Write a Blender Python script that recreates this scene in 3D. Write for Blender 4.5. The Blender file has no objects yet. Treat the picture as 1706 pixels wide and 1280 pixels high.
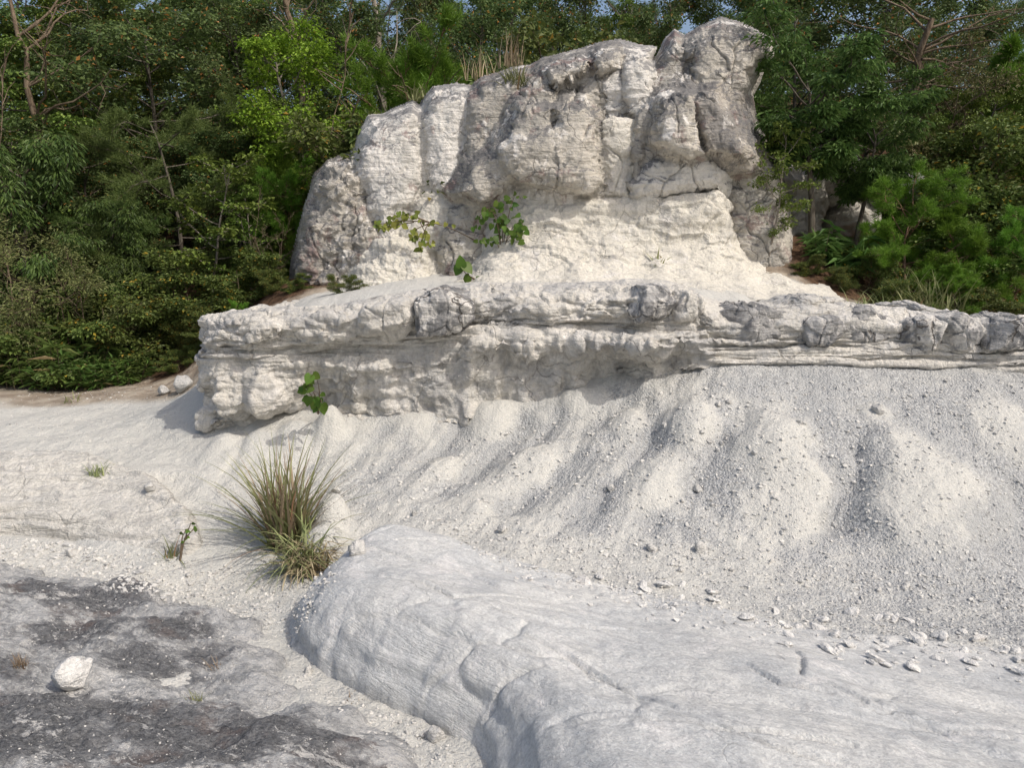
import bpy, bmesh, math, random
import numpy as np

random.seed(7)
RNG = np.random.default_rng(7)
SC = bpy.context.scene
COL = SC.collection

# ------------------------------------------------------------------ camera
PITCH = math.radians(10.0)
EYE = np.array([0.0, 0.0, 1.6])
FPX = 1265.0                      # focal length in photograph pixels (1706 wide)
cam = bpy.data.cameras.new('camera')
cam.sensor_width = 36.0
cam.lens = 36.0 * FPX / 1706.0
cam.clip_start = 0.05
cam.clip_end = 2000.0
cam_o = bpy.data.objects.new('camera', cam)
cam_o.location = EYE
cam_o.rotation_euler = (math.radians(90) - PITCH, 0, 0)
COL.objects.link(cam_o)
SC.camera = cam_o

# ------------------------------------------------------------------ sky and sun
SUN_EL = math.radians(48)
SUN_AZ = math.atan2(0.80, -0.60)      # clockwise from +Y
world = bpy.data.worlds.new('World')
SC.world = world
world.use_nodes = True
wn = world.node_tree.nodes
wl = world.node_tree.links
sky = wn.new('ShaderNodeTexSky')
sky.sky_type = 'NISHITA'
sky.sun_disc = False
sky.sun_elevation = SUN_EL
sky.sun_rotation = SUN_AZ
sky.dust_density = 4.0
sky.air_density = 1.0
sky.ozone_density = 0.35
wl.new(sky.outputs[0], wn['Background'].inputs[0])
wn['Background'].inputs[1].default_value = 0.15
sun = bpy.data.lights.new('sun', 'SUN')
sun.energy = 2.6
sun.angle = math.radians(1.0)
sun.color = (1.0, 0.945, 0.87)
sun_o = bpy.data.objects.new('sun', sun)
sd = np.array([math.sin(SUN_AZ) * math.cos(SUN_EL), math.cos(SUN_AZ) * math.cos(SUN_EL), math.sin(SUN_EL)])
from mathutils import Vector, Matrix
sun_o.rotation_euler = Vector(sd).to_track_quat('Z', 'Y').to_euler()
sun_o.location = (8, -6, 9)
COL.objects.link(sun_o)
SC.view_settings.view_transform = 'Standard'
SC.view_settings.look = 'None'
SC.view_settings.exposure = 0.0
SC.view_settings.gamma = 1.0
SC.view_settings.use_curve_mapping = False
SC.cycles.max_bounces = 5
SC.cycles.diffuse_bounces = 3
SC.cycles.glossy_bounces = 2
SC.cycles.transmission_bounces = 3

# ------------------------------------------------------------------ projection helpers
FW = np.array([0, math.cos(PITCH), -math.sin(PITCH)])
UP = np.array([0, math.sin(PITCH), math.cos(PITCH)])


def at(px, py, d):
    """World point on the ray through a photograph pixel at depth y = d."""
    px = np.asarray(px, float); py = np.asarray(py, float); d = np.asarray(d, float)
    u = (px - 853.0) / FPX
    v = (640.0 - py) / FPX
    dy = FW[1] + v * UP[1]
    dz = FW[2] + v * UP[2]
    k = d / dy
    return np.stack([u * k, d + 0 * k, EYE[2] + dz * k], -1)


def at_z(px, py, z):
    """World point on the ray at height z."""
    v = (640.0 - py) / FPX
    dz = FW[2] + v * UP[2]
    dy = FW[1] + v * UP[1]
    return at(px, py, (z - EYE[2]) / dz * dy)


# ------------------------------------------------------------------ noise
_r = np.random.default_rng(3)
PERM = _r.permutation(256)
PERM = np.concatenate([PERM, PERM, PERM]).astype(np.int32)
GR = _r.normal(size=(256, 3)); GR /= np.linalg.norm(GR, axis=1)[:, None]
GR = GR.astype(np.float32)
RND = _r.random((256, 3)).astype(np.float32)


def perlin(P):
    P = np.asarray(P, np.float32)
    I = np.floor(P).astype(np.int32)
    f = P - I
    u = f * f * f * (f * (f * 6 - 15) + 10)
    I &= 255
    out = np.zeros(len(P), np.float32)
    for a in (0, 1):
        wx = u[:, 0] if a else 1 - u[:, 0]
        pa = PERM[(I[:, 0] + a) & 255]
        for b in (0, 1):
            wy = u[:, 1] if b else 1 - u[:, 1]
            pb = PERM[(pa + I[:, 1] + b) & 255]
            for c in (0, 1):
                wz = u[:, 2] if c else 1 - u[:, 2]
                g = GR[PERM[(pb + I[:, 2] + c) & 255]]
                dot = g[:, 0] * (f[:, 0] - a) + g[:, 1] * (f[:, 1] - b) + g[:, 2] * (f[:, 2] - c)
                out += wx * wy * wz * dot
    return out * 1.5


def fbm(P, octaves=4, gain=0.5, lac=2.03, ridged=False):
    P = np.asarray(P, np.float32)
    s = np.zeros(len(P), np.float32); a = 1.0; t = 0
    for i in range(octaves):
        n = perlin(P + 17.3 * i)
        if ridged:
            n = 1 - 2 * np.abs(n)
        s += a * n; t += a
        a *= gain; P = P * lac
    return s / t


def worley(P):
    """F1, F2 distances and a random number of the nearest cell."""
    P = np.asarray(P, np.float32)
    I = np.floor(P).astype(np.int32)
    f1 = np.full(len(P), 9.0, np.float32); f2 = f1.copy(); cid = np.zeros(len(P), np.float32)
    for a in (-1, 0, 1):
        for b in (-1, 0, 1):
            for c in (-1, 0, 1):
                J = I + np.array([a, b, c], np.int32)
                h = PERM[(PERM[(PERM[J[:, 0] & 255] + J[:, 1]) & 255] + J[:, 2]) & 255]
                q = J + RND[h]
                dd = np.sqrt(((P - q) ** 2).sum(1))
                near = dd < f1
                f2 = np.where(near, f1, np.minimum(f2, dd))
                cid = np.where(near, RND[h, 0], cid)
                f1 = np.where(near, dd, f1)
    return f1, f2, cid


def smooth(a, b, x):
    t = np.clip((x - a) / (b - a), 0, 1)
    return t * t * (3 - 2 * t)


def terrace(n, k):
    """Broken steps instead of a smooth swell."""
    v = n * k; fl = np.floor(v); fr_ = v - fl
    return (fl + smooth(0.72, 0.98, fr_)) / k


# ------------------------------------------------------------------ mesh helpers
def new_mesh(name, V, F, mat=None, smooth_shade=True, attrs=None):
    V = np.ascontiguousarray(V, np.float32); F = np.ascontiguousarray(F, np.int32)
    me = bpy.data.meshes.new(name)
    n, k = F.shape
    me.vertices.add(len(V)); me.vertices.foreach_set('co', V.ravel())
    me.loops.add(n * k); me.loops.foreach_set('vertex_index', F.ravel())
    me.polygons.add(n)
    me.polygons.foreach_set('loop_start', np.arange(0, n * k, k, dtype=np.int32))
    me.polygons.foreach_set('loop_total', np.full(n, k, np.int32))
    me.polygons.foreach_set('use_smooth', np.full(n, smooth_shade))
    for an, av in (attrs or {}).items():
        at_ = me.attributes.new(an, 'FLOAT', 'POINT')
        at_.data.foreach_set('value', np.ascontiguousarray(av, np.float32))
    if mat:
        me.materials.append(mat)
    me.update(calc_edges=True)
    return me


def link(name, me, parent=None, loc=(0, 0, 0)):
    o = bpy.data.objects.new(name, me)
    COL.objects.link(o)
    o.location = loc
    if parent:
        o.parent = parent
    return o


def tag(o, label=None, cat=None, group=None, kind=None):
    if label: o['label'] = label
    if cat: o['category'] = cat
    if group: o['group'] = group
    if kind: o['kind'] = kind
    return o


def empty(name, loc):
    o = bpy.data.objects.new(name, None)
    o.empty_display_size = 0.1
    o.location = loc
    COL.objects.link(o)
    return o


def grid_faces(nu, nv):
    i = np.arange(nu * nv).reshape(nu, nv)
    return np.stack([i[:-1, :-1], i[1:, :-1], i[1:, 1:], i[:-1, 1:]], -1).reshape(-1, 4)


def grid_normals(P):
    du = np.gradient(P, axis=0); dv = np.gradient(P, axis=1)
    n = np.cross(du, dv)
    return n / (np.linalg.norm(n, axis=-1, keepdims=True) + 1e-9)


_ico = {}


def ico(sub):
    if sub not in _ico:
        bm = bmesh.new()
        bmesh.ops.create_icosphere(bm, subdivisions=sub, radius=1)
        V = np.array([v.co[:] for v in bm.verts]); F = np.array([[v.index for v in f.verts] for f in bm.faces])
        bm.free(); _ico[sub] = (V, F)
    return _ico[sub]


def tps_fit(X, Z, lam=1e-3):
    n = len(X)
    r = np.linalg.norm(X[:, None] - X[None], axis=-1)
    K = np.where(r > 0, r * r * np.log(r + 1e-12), 0) + lam * np.eye(n)
    Pm = np.hstack([np.ones((n, 1)), X])
    A = np.zeros((n + 3, n + 3)); A[:n, :n] = K; A[:n, n:] = Pm; A[n:, :n] = Pm.T
    w = np.linalg.solve(A, np.concatenate([Z, np.zeros(3)]))
    return X.copy(), w


def tps(fit, Q):
    X, w = fit; n = len(X)
    out = np.empty(len(Q))
    for s in range(0, len(Q), 60000):
        q = Q[s:s + 60000]
        r2 = ((q[:, None] - X[None]) ** 2).sum(-1)
        out[s:s + 60000] = (0.5 * r2 * np.log(r2 + 1e-20)) @ w[:n] + w[n] + q @ w[n + 1:]
    return out


def poly_dist(poly, Q):
    """Distance to a closed polygon's edge, and whether inside."""
    A = np.asarray(poly, float); B = np.roll(A, -1, 0)
    best = np.full(len(Q), 1e9); ins = np.zeros(len(Q), bool)
    for a, b in zip(A, B):
        ab = b - a
        t = np.clip(((Q - a) @ ab) / (ab @ ab + 1e-12), 0, 1)
        best = np.minimum(best, np.linalg.norm(Q - (a + t[:, None] * ab), axis=1))
        c = ((a[1] > Q[:, 1]) != (b[1] > Q[:, 1]))
        with np.errstate(divide='ignore', invalid='ignore'):
            xi = (b[0] - a[0]) * (Q[:, 1] - a[1]) / (b[1] - a[1]) + a[0]
        ins ^= c & (Q[:, 0] < xi)
    return best, ins


def line_dist(pts, Q):
    A = np.asarray(pts, float)
    best = np.full(len(Q), 1e9); tt = np.zeros(len(Q)); side = np.zeros(len(Q)); n = len(A) - 1
    for i in range(n):
        a, b = A[i], A[i + 1]; ab = b - a
        t = np.clip(((Q - a) @ ab) / (ab @ ab + 1e-12), 0, 1)
        dd = np.linalg.norm(Q - (a + t[:, None] * ab), axis=1)
        s = ab[0] * (Q[:, 1] - a[1]) - ab[1] * (Q[:, 0] - a[0])
        m = dd < best
        best = np.where(m, dd, best); tt = np.where(m, (i + t) / n, tt); side = np.where(m, np.sign(s), side)
    return best, tt, side


# ------------------------------------------------------------------ materials
class NT:
    def __init__(s, name):
        s.mat = bpy.data.materials.new(name); s.mat.use_nodes = True
        s.t = s.mat.node_tree; s.n = s.t.nodes; s.b = s.n['Principled BSDF']
        s.out = s.n['Material Output']

    def node(s, typ, **kw):
        nd = s.n.new(typ)
        ins = kw.pop('ins', {})
        for k, v in kw.items(): setattr(nd, k, v)
        for k, v in ins.items(): s.set(nd, k, v)
        return nd

    def set(s, nd, k, v):
        if hasattr(v, 'is_linked') or isinstance(v, bpy.types.NodeSocket):
            s.t.links.new(v, nd.inputs[k])
        else:
            nd.inputs[k].default_value = v

    def coord(s, scale=(1, 1, 1), rot=(0, 0, 0), world=False):
        c = s.node('ShaderNodeNewGeometry').outputs['Position'] if world else s.node('ShaderNodeTexCoord').outputs['Object']
        m = s.node('ShaderNodeMapping', ins={'Vector': c, 'Scale': scale, 'Rotation': rot})
        return m.outputs[0]

    def noise(s, vec, scale, detail=6, rough=0.55, dist=0.0):
        return s.node('ShaderNodeTexNoise', ins={'Vector': vec, 'Scale': scale, 'Detail': detail, 'Roughness': rough, 'Distortion': dist}).outputs['Fac']

    def vor(s, vec, scale, feature='F1', out='Distance', rand=1.0):
        return s.node('ShaderNodeTexVoronoi', feature=feature, ins={'Vector': vec, 'Scale': scale, 'Randomness': rand}).outputs[out]

    def ramp(s, fac, lo, hi, a=0.0, b=1.0):
        m = s.node('ShaderNodeMapRange', interpolation_type='SMOOTHSTEP', ins={'Value': fac, 'From Min': lo, 'From Max': hi, 'To Min': a, 'To Max': b})
        return m.outputs[0]

    def math(s, op, a, b=0.0):
        m = s.node('ShaderNodeMath', operation=op); s.set(m, 0, a); s.set(m, 1, b); return m.outputs[0]

    def mix(s, fac, a, b, blend='MIX'):
        m = s.node('ShaderNodeMix', data_type='RGBA', blend_type=blend)
        s.set(m, 0, fac)
        for k, v in ((6, a), (7, b)):
            s.set(m, k, (*v, 1.0) if isinstance(v, tuple) and len(v) == 3 else v)
        return m.outputs[2]

    def attr(s, name):
        return s.node('ShaderNodeAttribute', attribute_name=name).outputs['Fac']

    def finish(s, col, rough=0.9, bumps=(), spec=0.15):
        s.set(s.b, 'Base Color', (*col, 1) if isinstance(col, tuple) else col)
        s.set(s.b, 'Roughness', rough)
        s.b.inputs['Specular IOR Level'].default_value = spec
        prev = None
        for h, dist, st in bumps:
            bp = s.node('ShaderNodeBump', ins={'Height': h, 'Distance': dist, 'Strength': st})
            if prev is not None: s.t.links.new(prev, bp.inputs['Normal'])
            prev = bp.outputs[0]
        if prev is not None: s.t.links.new(prev, s.b.inputs['Normal'])
        return s.mat


CREAM = (0.66, 0.60, 0.50)
WHITE = (0.70, 0.67, 0.62)
GREY = (0.40, 0.38, 0.345)
DARK = (0.13, 0.13, 0.135)
MAUVE = (0.27, 0.20, 0.185)
BLUEGREY = (0.48, 0.49, 0.50)


def rock_material(name, base=CREAM, grey=GREY, gamt=(0.47, 0.62), strata=0.5, dark=(0.60, 0.70), mauve=(0.62, 0.72), white=(0.60, 0.70), tilt=(0, 0, 0), seed=0.0, crack=0.5, crust=0.0, grain=0.45):
    m = NT(name)
    c = m.coord((1, 1, 1), tilt, True)
    add = lambda v, o: m.node('ShaderNodeVectorMath', operation='ADD', ins={0: v, 1: o}).outputs[0]
    off = add(c, (seed, seed * 1.7, seed * 0.6))
    cs = m.node('ShaderNodeMapping', ins={'Vector': off, 'Scale': (1, 1, 7)}).outputs[0]
    cv = m.node('ShaderNodeMapping', ins={'Vector': off, 'Scale': (3, 3, 0.5)}).outputs[0]
    big = m.noise(off, 1.9, 6, 0.65, 0.3)
    mid = m.noise(off, 7.0, 5, 0.68, 0.4)
    fine = m.noise(off, 42, 4, 0.75)
    st = m.noise(cs, 4.0, 5, 0.65, 0.5)
    run = m.noise(cv, 4.0, 5, 0.65, 0.3)
    g = m.math('ADD', m.math('ADD', m.math('MULTIPLY', big, 0.5), m.math('MULTIPLY', mid, 0.3)), m.math('MULTIPLY', fine, 0.2))
    col = m.mix(m.ramp(g, gamt[0], gamt[1]), base, grey)
    col = m.mix(m.math('MULTIPLY', m.ramp(st, 0.52, 0.60), strata * 0.55), col, (grey[0] * 0.8, grey[1] * 0.8, grey[2] * 0.8))
    col = m.mix(m.math('MULTIPLY', m.ramp(run, 0.55, 0.63), 0.4), col, (grey[0] * 0.72, grey[1] * 0.7, grey[2] * 0.7))
    dm = m.math('ADD', m.noise(add(off, (3.7, 1.3, 8.8)), 2.4, 6, 0.72, 0.4), m.math('MULTIPLY', m.math('SUBTRACT', fine, 0.5), 0.35))
    if crust:
        nz = m.node('ShaderNodeSeparateXYZ', ins={0: m.node('ShaderNodeNewGeometry').outputs['Normal']}).outputs[2]
        dm = m.math('ADD', dm, m.math('MULTIPLY', m.ramp(nz, 0.0, 0.8), crust))
    col = m.mix(m.math('MULTIPLY', m.ramp(dm, dark[0], dark[1]), 0.75), col, DARK)
    mv = m.math('ADD', m.noise(add(off, (9.1, 3.3, 5.2)), 2.6, 5, 0.65), m.math('MULTIPLY', m.math('SUBTRACT', fine, 0.5), 0.2))
    col = m.mix(m.math('MULTIPLY', m.ramp(mv, mauve[0], mauve[1]), 0.75), col, MAUVE)
    wv = m.math('ADD', m.math('MULTIPLY', m.noise(add(off, (1.1, 13.3, 7.2)), 2.3, 6, 0.7), 0.6), m.math('MULTIPLY', run, 0.4))
    col = m.mix(m.ramp(wv, white[0], white[1]), col, WHITE)
    wob = m.node('ShaderNodeVectorMath', operation='SCALE', ins={0: m.node('ShaderNodeTexNoise', ins={'Vector': off, 'Scale': 3.0, 'Detail': 4}).outputs['Color'], 'Scale': 0.45}).outputs[0]
    cr = m.vor(add(off, wob), 2.3, 'DISTANCE_TO_EDGE')
    gate = m.ramp(m.noise(off, 2.1, 2, 0.5), 0.47, 0.56, 0.0, crack)
    crk = m.math('SUBTRACT', 1.0, m.math('MULTIPLY', m.ramp(cr, 0.0, 0.025, 1.0, 0.0), gate))
    col = m.mix(crk, (0.13, 0.115, 0.10), col)
    col = m.mix(grain, col, m.mix(m.ramp(fine, 0.3, 0.7), (0.5, 0.5, 0.5), (1.3, 1.3, 1.3)), 'MULTIPLY')
    hgt = m.math('ADD', m.math('ADD', m.math('MULTIPLY', st, 0.10 * strata + 0.02), m.math('MULTIPLY', mid, 0.07)), m.math('ADD', m.math('MULTIPLY', crk, 0.03), m.math('MULTIPLY', fine, 0.045 * grain)))
    return m.finish(col, 0.92, [(hgt, 1.0, 0.75)])


def pebbly(m, off, s):
    """Pebble-like relief height."""
    v1 = m.vor(off, s, 'F1'); v2 = m.vor(off, s * 2.3, 'F1')
    return m.math('SUBTRACT', 1.0, m.math('ADD', m.math('MULTIPLY', v1, 0.65), m.math('MULTIPLY', v2, 0.35)))


def ground_material():
    m = NT('pale_gravel_ground')
    off = m.coord(world=True)
    big = m.noise(off, 1.1, 5, 0.6)
    mid = m.noise(off, 5.0, 5, 0.65)
    fine = m.noise(off, 60, 4, 0.75)
    vn = m.node('ShaderNodeTexVoronoi', ins={'Vector': off, 'Scale': 55.0})
    v2 = m.node('ShaderNodeTexVoronoi', ins={'Vector': off, 'Scale': 110.0})
    bw = m.node('ShaderNodeRGBToBW', ins={'Color': vn.outputs['Color']}).outputs[0]
    bw2 = m.node('ShaderNodeRGBToBW', ins={'Color': v2.outputs['Color']}).outputs[0]
    grav = m.attr('gravel'); lit = m.attr('litter')
    g = m.ramp(m.math('ADD', m.math('ADD', m.math('MULTIPLY', big, 0.4), m.math('MULTIPLY', mid, 0.6)), m.math('MULTIPLY', m.math('SUBTRACT', grav, 0.5), 0.40)), 0.36, 0.62)
    col = m.mix(g, (0.56, 0.55, 0.51), (0.435, 0.438, 0.43))
    amt = m.math('MULTIPLY', m.math('ADD', 0.16, m.math('MULTIPLY', g, 0.32)), m.ramp(m.noise(off, 2.6, 4, 0.6), 0.38, 0.62, 0.35, 1.25))
    col = m.mix(amt, col, m.mix(m.ramp(bw, 0.25, 0.75), (0.72, 0.72, 0.73), (1.22, 1.22, 1.21)), 'MULTIPLY')
    col = m.mix(amt, col, m.mix(m.ramp(bw2, 0.2, 0.8), (0.72, 0.72, 0.73), (1.22, 1.22, 1.22)), 'MULTIPLY')
    soil = m.mix(m.ramp(mid, 0.4, 0.62), (0.25, 0.20, 0.15), (0.40, 0.345, 0.275))
    leaf = m.vor(off, 22, 'F1', 'Color')
    lbw = m.node('ShaderNodeRGBToBW', ins={'Color': leaf}).outputs[0]
    litter = m.mix(lbw, (0.035, 0.022, 0.014), (0.15, 0.09, 0.055))
    col = m.mix(m.ramp(lit, 0.2, 0.55), col, soil)
    col = m.mix(m.ramp(lit, 0.6, 0.9), col, litter)
    peb = m.math('ADD', m.math('MULTIPLY', vn.outputs['Distance'], -0.010), m.math('MULTIPLY', v2.outputs['Distance'], -0.005))
    hgt = m.math('ADD', m.math('MULTIPLY', peb, m.math('ADD', 0.6, g)), m.math('ADD', m.math('MULTIPLY', mid, 0.05), m.math('MULTIPLY', fine, 0.014)))
    return m.finish(col, 0.95, [(hgt, 1.0, 0.8)], 0.1)


def slab_material():
    m = NT('smooth_pale_rock')
    off = m.coord((1, 1, 1), (0.15, -0.25, 0.55), True)
    stretch = m.node('ShaderNodeMapping', ins={'Vector': off, 'Scale': (0.8, 4.5, 4.5)}).outputs[0]
    big = m.noise(off, 1.4, 5, 0.6); mid = m.noise(off, 8, 6, 0.72, 0.3)
    st = m.noise(stretch, 5.0, 7, 0.72, 0.8); st2 = m.noise(stretch, 18.0, 4, 0.7, 0.5)
    fine = m.noise(off, 75, 4, 0.75)
    col = m.mix(m.ramp(big, 0.42, 0.60), (0.68, 0.675, 0.645), (0.585, 0.592, 0.583))
    col = m.mix(m.math('MULTIPLY', m.ramp(st, 0.50, 0.62), 0.5), col, (0.48, 0.48, 0.475))
    col = m.mix(m.math('MULTIPLY', m.ramp(mid, 0.54, 0.66), 0.4), col, (0.44, 0.44, 0.435))
    col = m.mix(m.ramp(m.noise(off, 4, 6, 0.75, 0.5), 0.55, 0.63, 0.0, 0.75), col, (0.74, 0.725, 0.70))
    wob = m.node('ShaderNodeVectorMath', operation='SCALE', ins={0: m.node('ShaderNodeTexNoise', ins={'Vector': off, 'Scale': 3.5, 'Detail': 6}).outputs['Color'], 'Scale': 0.7}).outputs[0]
    cw = m.node('ShaderNodeVectorMath', operation='ADD', ins={0: m.node('ShaderNodeMapping', ins={'Vector': off, 'Scale': (0.7, 2.6, 2.2)}).outputs[0], 1: wob}).outputs[0]
    gate = m.ramp(m.noise(off, 2.6, 3, 0.5), 0.54, 0.60, 0.0, 0.35)
    cr = m.math('SUBTRACT', 1.0, m.math('MULTIPLY', m.ramp(m.vor(cw, 1.9, 'DISTANCE_TO_EDGE'), 0.0, 0.016, 1.0, 0.0), gate))
    col = m.mix(cr, (0.16, 0.155, 0.15), col)
    col = m.mix(0.5, col, m.mix(m.ramp(fine, 0.3, 0.7), (0.62, 0.62, 0.63), (1.25, 1.25, 1.25)), 'MULTIPLY')
    hgt = m.math('ADD', m.math('ADD', m.math('MULTIPLY', st, 0.045), m.math('MULTIPLY', st2, 0.014)), m.math('ADD', m.math('MULTIPLY', mid, 0.025), m.math('ADD', m.math('MULTIPLY', cr, 0.010), m.math('MULTIPLY', fine, 0.009))))
    return m.finish(col, 0.9, [(hgt, 1.0, 0.65)])


def lichen_rock_material():
    m = NT('lichen_dark_rock')
    off = m.coord(world=True)
    stretch = m.node('ShaderNodeMapping', ins={'Vector': m.coord((1, 1, 1), (0, 0, 0.35), True), 'Scale': (1.0, 1.9, 1.9)}).outputs[0]
    big = m.noise(stretch, 2.2, 7, 0.74, 0.15)
    mid = m.noise(stretch, 9, 6, 0.75, 0.1)
    pit = m.noise(off, 45, 5, 0.78)
    lich = m.attr('lichen')
    k = m.math('ADD', m.math('ADD', m.math('MULTIPLY', big, 0.50), m.math('MULTIPLY', mid, 0.35)), m.math('MULTIPLY', pit, 0.25))
    k = m.math('ADD', k, m.math('MULTIPLY', m.math('SUBTRACT', lich, 0.5), 0.27))
    dk = m.mix(m.ramp(pit, 0.36, 0.62), (0.10, 0.102, 0.107), (0.25, 0.252, 0.255))
    dk = m.mix(m.ramp(m.noise(off, 3, 5, 0.6), 0.52, 0.64, 0.0, 0.8), dk, (0.21, 0.17, 0.155))
    pale = m.mix(m.ramp(mid, 0.42, 0.60), (0.62, 0.615, 0.60), (0.40, 0.402, 0.40))
    col = m.mix(m.ramp(k, 0.46, 0.61), pale, dk)
    col = m.mix(m.ramp(m.noise(off, 34, 5, 0.8, 0.1), 0.57, 0.66, 0.0, 0.6), col, (0.48, 0.478, 0.47))
    col = m.mix(m.ramp(m.noise(stretch, 5.0, 7, 0.82, 0.15), 0.56, 0.61), col, (0.64, 0.625, 0.60))
    hgt = m.math('ADD', m.math('ADD', m.math('MULTIPLY', big, 0.10), m.math('MULTIPLY', mid, 0.06)), m.math('MULTIPLY', pit, 0.024))
    return m.finish(col, 0.93, [(hgt, 1.0, 0.9)])


M_GROUND = ground_material()
M_TOWER = rock_material('weathered_tuff', (0.58, 0.54, 0.47), (0.38, 0.36, 0.32), (0.46, 0.55), 0.45, (0.60, 0.71), (0.555, 0.64), (0.535, 0.60), crack=0.55, crust=0.22, grain=0.25)
M_TOWER2 = rock_material('pale_tuff_face', (0.68, 0.655, 0.605), (0.49, 0.475, 0.44), (0.49, 0.58), 0.3, (0.61, 0.72), (0.61, 0.71), (0.50, 0.58), seed=4.2, crack=0.5, crust=0.24, grain=0.22)
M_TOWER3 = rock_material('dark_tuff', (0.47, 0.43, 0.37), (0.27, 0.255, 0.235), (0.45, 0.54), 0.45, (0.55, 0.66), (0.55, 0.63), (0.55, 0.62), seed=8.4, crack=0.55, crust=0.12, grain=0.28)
M_PED = rock_material('pale_crumbly_tuff', (0.68, 0.645, 0.565), (0.54, 0.52, 0.475), (0.49, 0.60), 0.12, (0.66, 0.78), (0.68, 0.8), (0.52, 0.62), seed=2.7, crack=0.3, grain=0.35)
M_WALL = rock_material('ledge_tuff', (0.64, 0.61, 0.55), (0.47, 0.46, 0.44), (0.47, 0.58), 0.2, (0.62, 0.76), (0.74, 0.84), (0.53, 0.62), seed=6.1, crack=0.4)
M_CAP = rock_material('grey_cap_rock', (0.52, 0.505, 0.48), (0.25, 0.248, 0.245), (0.44, 0.53), 0.5, (0.57, 0.67), (0.75, 0.85), (0.50, 0.57), seed=11.0, crack=0.9)
M_SLAB = slab_material()
M_BANK = rock_material('bedded_pale_rock', (0.64, 0.615, 0.56), (0.53, 0.515, 0.48), (0.48, 0.60), 0.8, (0.68, 0.8), (0.78, 0.88), (0.53, 0.62), seed=15.0, crack=0.3)
M_LICHEN = lichen_rock_material()
M_STONE = rock_material('pale_stone', (0.60, 0.585, 0.55), (0.48, 0.47, 0.45), (0.48, 0.66), 0.2, (0.72, 0.82), (0.74, 0.84), (0.58, 0.68), seed=13.0, crack=0.2)


def pebble_material():
    m = NT('pebble')
    t = m.attr('tint')
    off = m.coord(world=True)
    col = m.mix(t, (0.36, 0.358, 0.35), (0.68, 0.66, 0.615))
    n = m.noise(off, 120, 4, 0.6)
    return m.finish(col, 0.95, [(n, 0.004, 0.6)], 0.1)


M_PEB = pebble_material()


def leaf_material(name, dark, light, rough=0.55, spec=0.3, trans=0.25, odd=None):
    m = NT(name)
    t = m.attr('tint')
    inf = m.node('ShaderNodeObjectInfo').outputs['Random']
    col = m.mix(t, dark, light)
    if odd:
        col = m.mix(m.ramp(t, 0.955, 0.975), col, odd)
    hs = m.node('ShaderNodeHueSaturation', ins={'Hue': m.ramp(inf, 0, 1, 0.485, 0.512), 'Saturation': 1.0, 'Value': m.ramp(inf, 0, 1, 0.85, 1.2), 'Color': col}).outputs[0]
    m.finish(hs, rough, (), spec)
    tr = m.node('ShaderNodeBsdfTranslucent', ins={'Color': hs})
    mx = m.node('ShaderNodeMixShader', ins={0: trans, 1: m.b.outputs[0], 2: tr.outputs[0]})
    m.t.links.new(mx.outputs[0], m.out.inputs['Surface'])
    return m.mat


def bark_material(name, a, b):
    m = NT(name)
    off = m.coord((1, 1, 0.25))
    n = m.noise(off, 30, 5, 0.7)
    return m.finish(m.mix(m.ramp(n, 0.35, 0.65), a, b), 0.9, [(n, 0.01, 0.8)], 0.1)


ML = {
    'maple': leaf_material('maple_leaf', (0.077, 0.128, 0.023), (0.192, 0.256, 0.051)),
    'bright': leaf_material('bright_leaf', (0.12, 0.22, 0.018), (0.27, 0.39, 0.04)),
    'oak': leaf_material('oak_leaf', (0.058, 0.100, 0.028), (0.147, 0.205, 0.064), odd=(0.410, 0.205, 0.051)),
    'glossy': leaf_material('glossy_leaf', (0.045, 0.109, 0.023), (0.141, 0.243, 0.064), 0.5, 0.22, 0.25),
    'droop': leaf_material('drooping_leaf', (0.036, 0.072, 0.016), (0.105, 0.155, 0.04), 0.5, 0.25, 0.2),
    'pine': leaf_material('pine_needle', (0.075, 0.17, 0.014), (0.19, 0.33, 0.045), 0.5, 0.25, 0.3),
    'darkpine': leaf_material('dark_pine_needle', (0.070, 0.115, 0.026), (0.160, 0.224, 0.064), 0.5, 0.25, 0.25),
    'shrub': leaf_material('shrub_leaf', (0.058, 0.092, 0.020), (0.160, 0.205, 0.051), odd=(0.358, 0.256, 0.038)),
    'olive': leaf_material('olive_twig_leaf', (0.083, 0.096, 0.033), (0.205, 0.211, 0.077)),
    'sasa': leaf_material('bamboo_grass_leaf', (0.045, 0.090, 0.018), (0.147, 0.218, 0.051), odd=(0.448, 0.358, 0.179)),
    'grass': leaf_material('grass_blade', (0.15, 0.18, 0.07), (0.34, 0.36, 0.17), 0.6, 0.2, 0.2, odd=(0.34, 0.22, 0.12)),
    'drygrass': leaf_material('dry_grass_blade', (0.22, 0.165, 0.105), (0.48, 0.39, 0.26), 0.7, 0.1, 0.2),
    'sprout': leaf_material('sprout_leaf', (0.05, 0.11, 0.014), (0.12, 0.20, 0.03), 0.5, 0.3, 0.3, odd=(0.40, 0.33, 0.05)),
    'yellow': leaf_material('yellowing_leaf', (0.13, 0.17, 0.03), (0.32, 0.33, 0.07), 0.5, 0.3, 0.3),
}
M_BARK = bark_material('grey_bark', (0.06, 0.05, 0.04), (0.17, 0.15, 0.12))
M_BARKP = bark_material('pale_bark', (0.16, 0.14, 0.11), (0.34, 0.30, 0.25))
M_BARKR = bark_material('red_pine_bark', (0.15, 0.085, 0.055), (0.32, 0.21, 0.14))
M_TWIG = bark_material('twig_bark', (0.09, 0.065, 0.045), (0.22, 0.17, 0.12))

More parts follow.
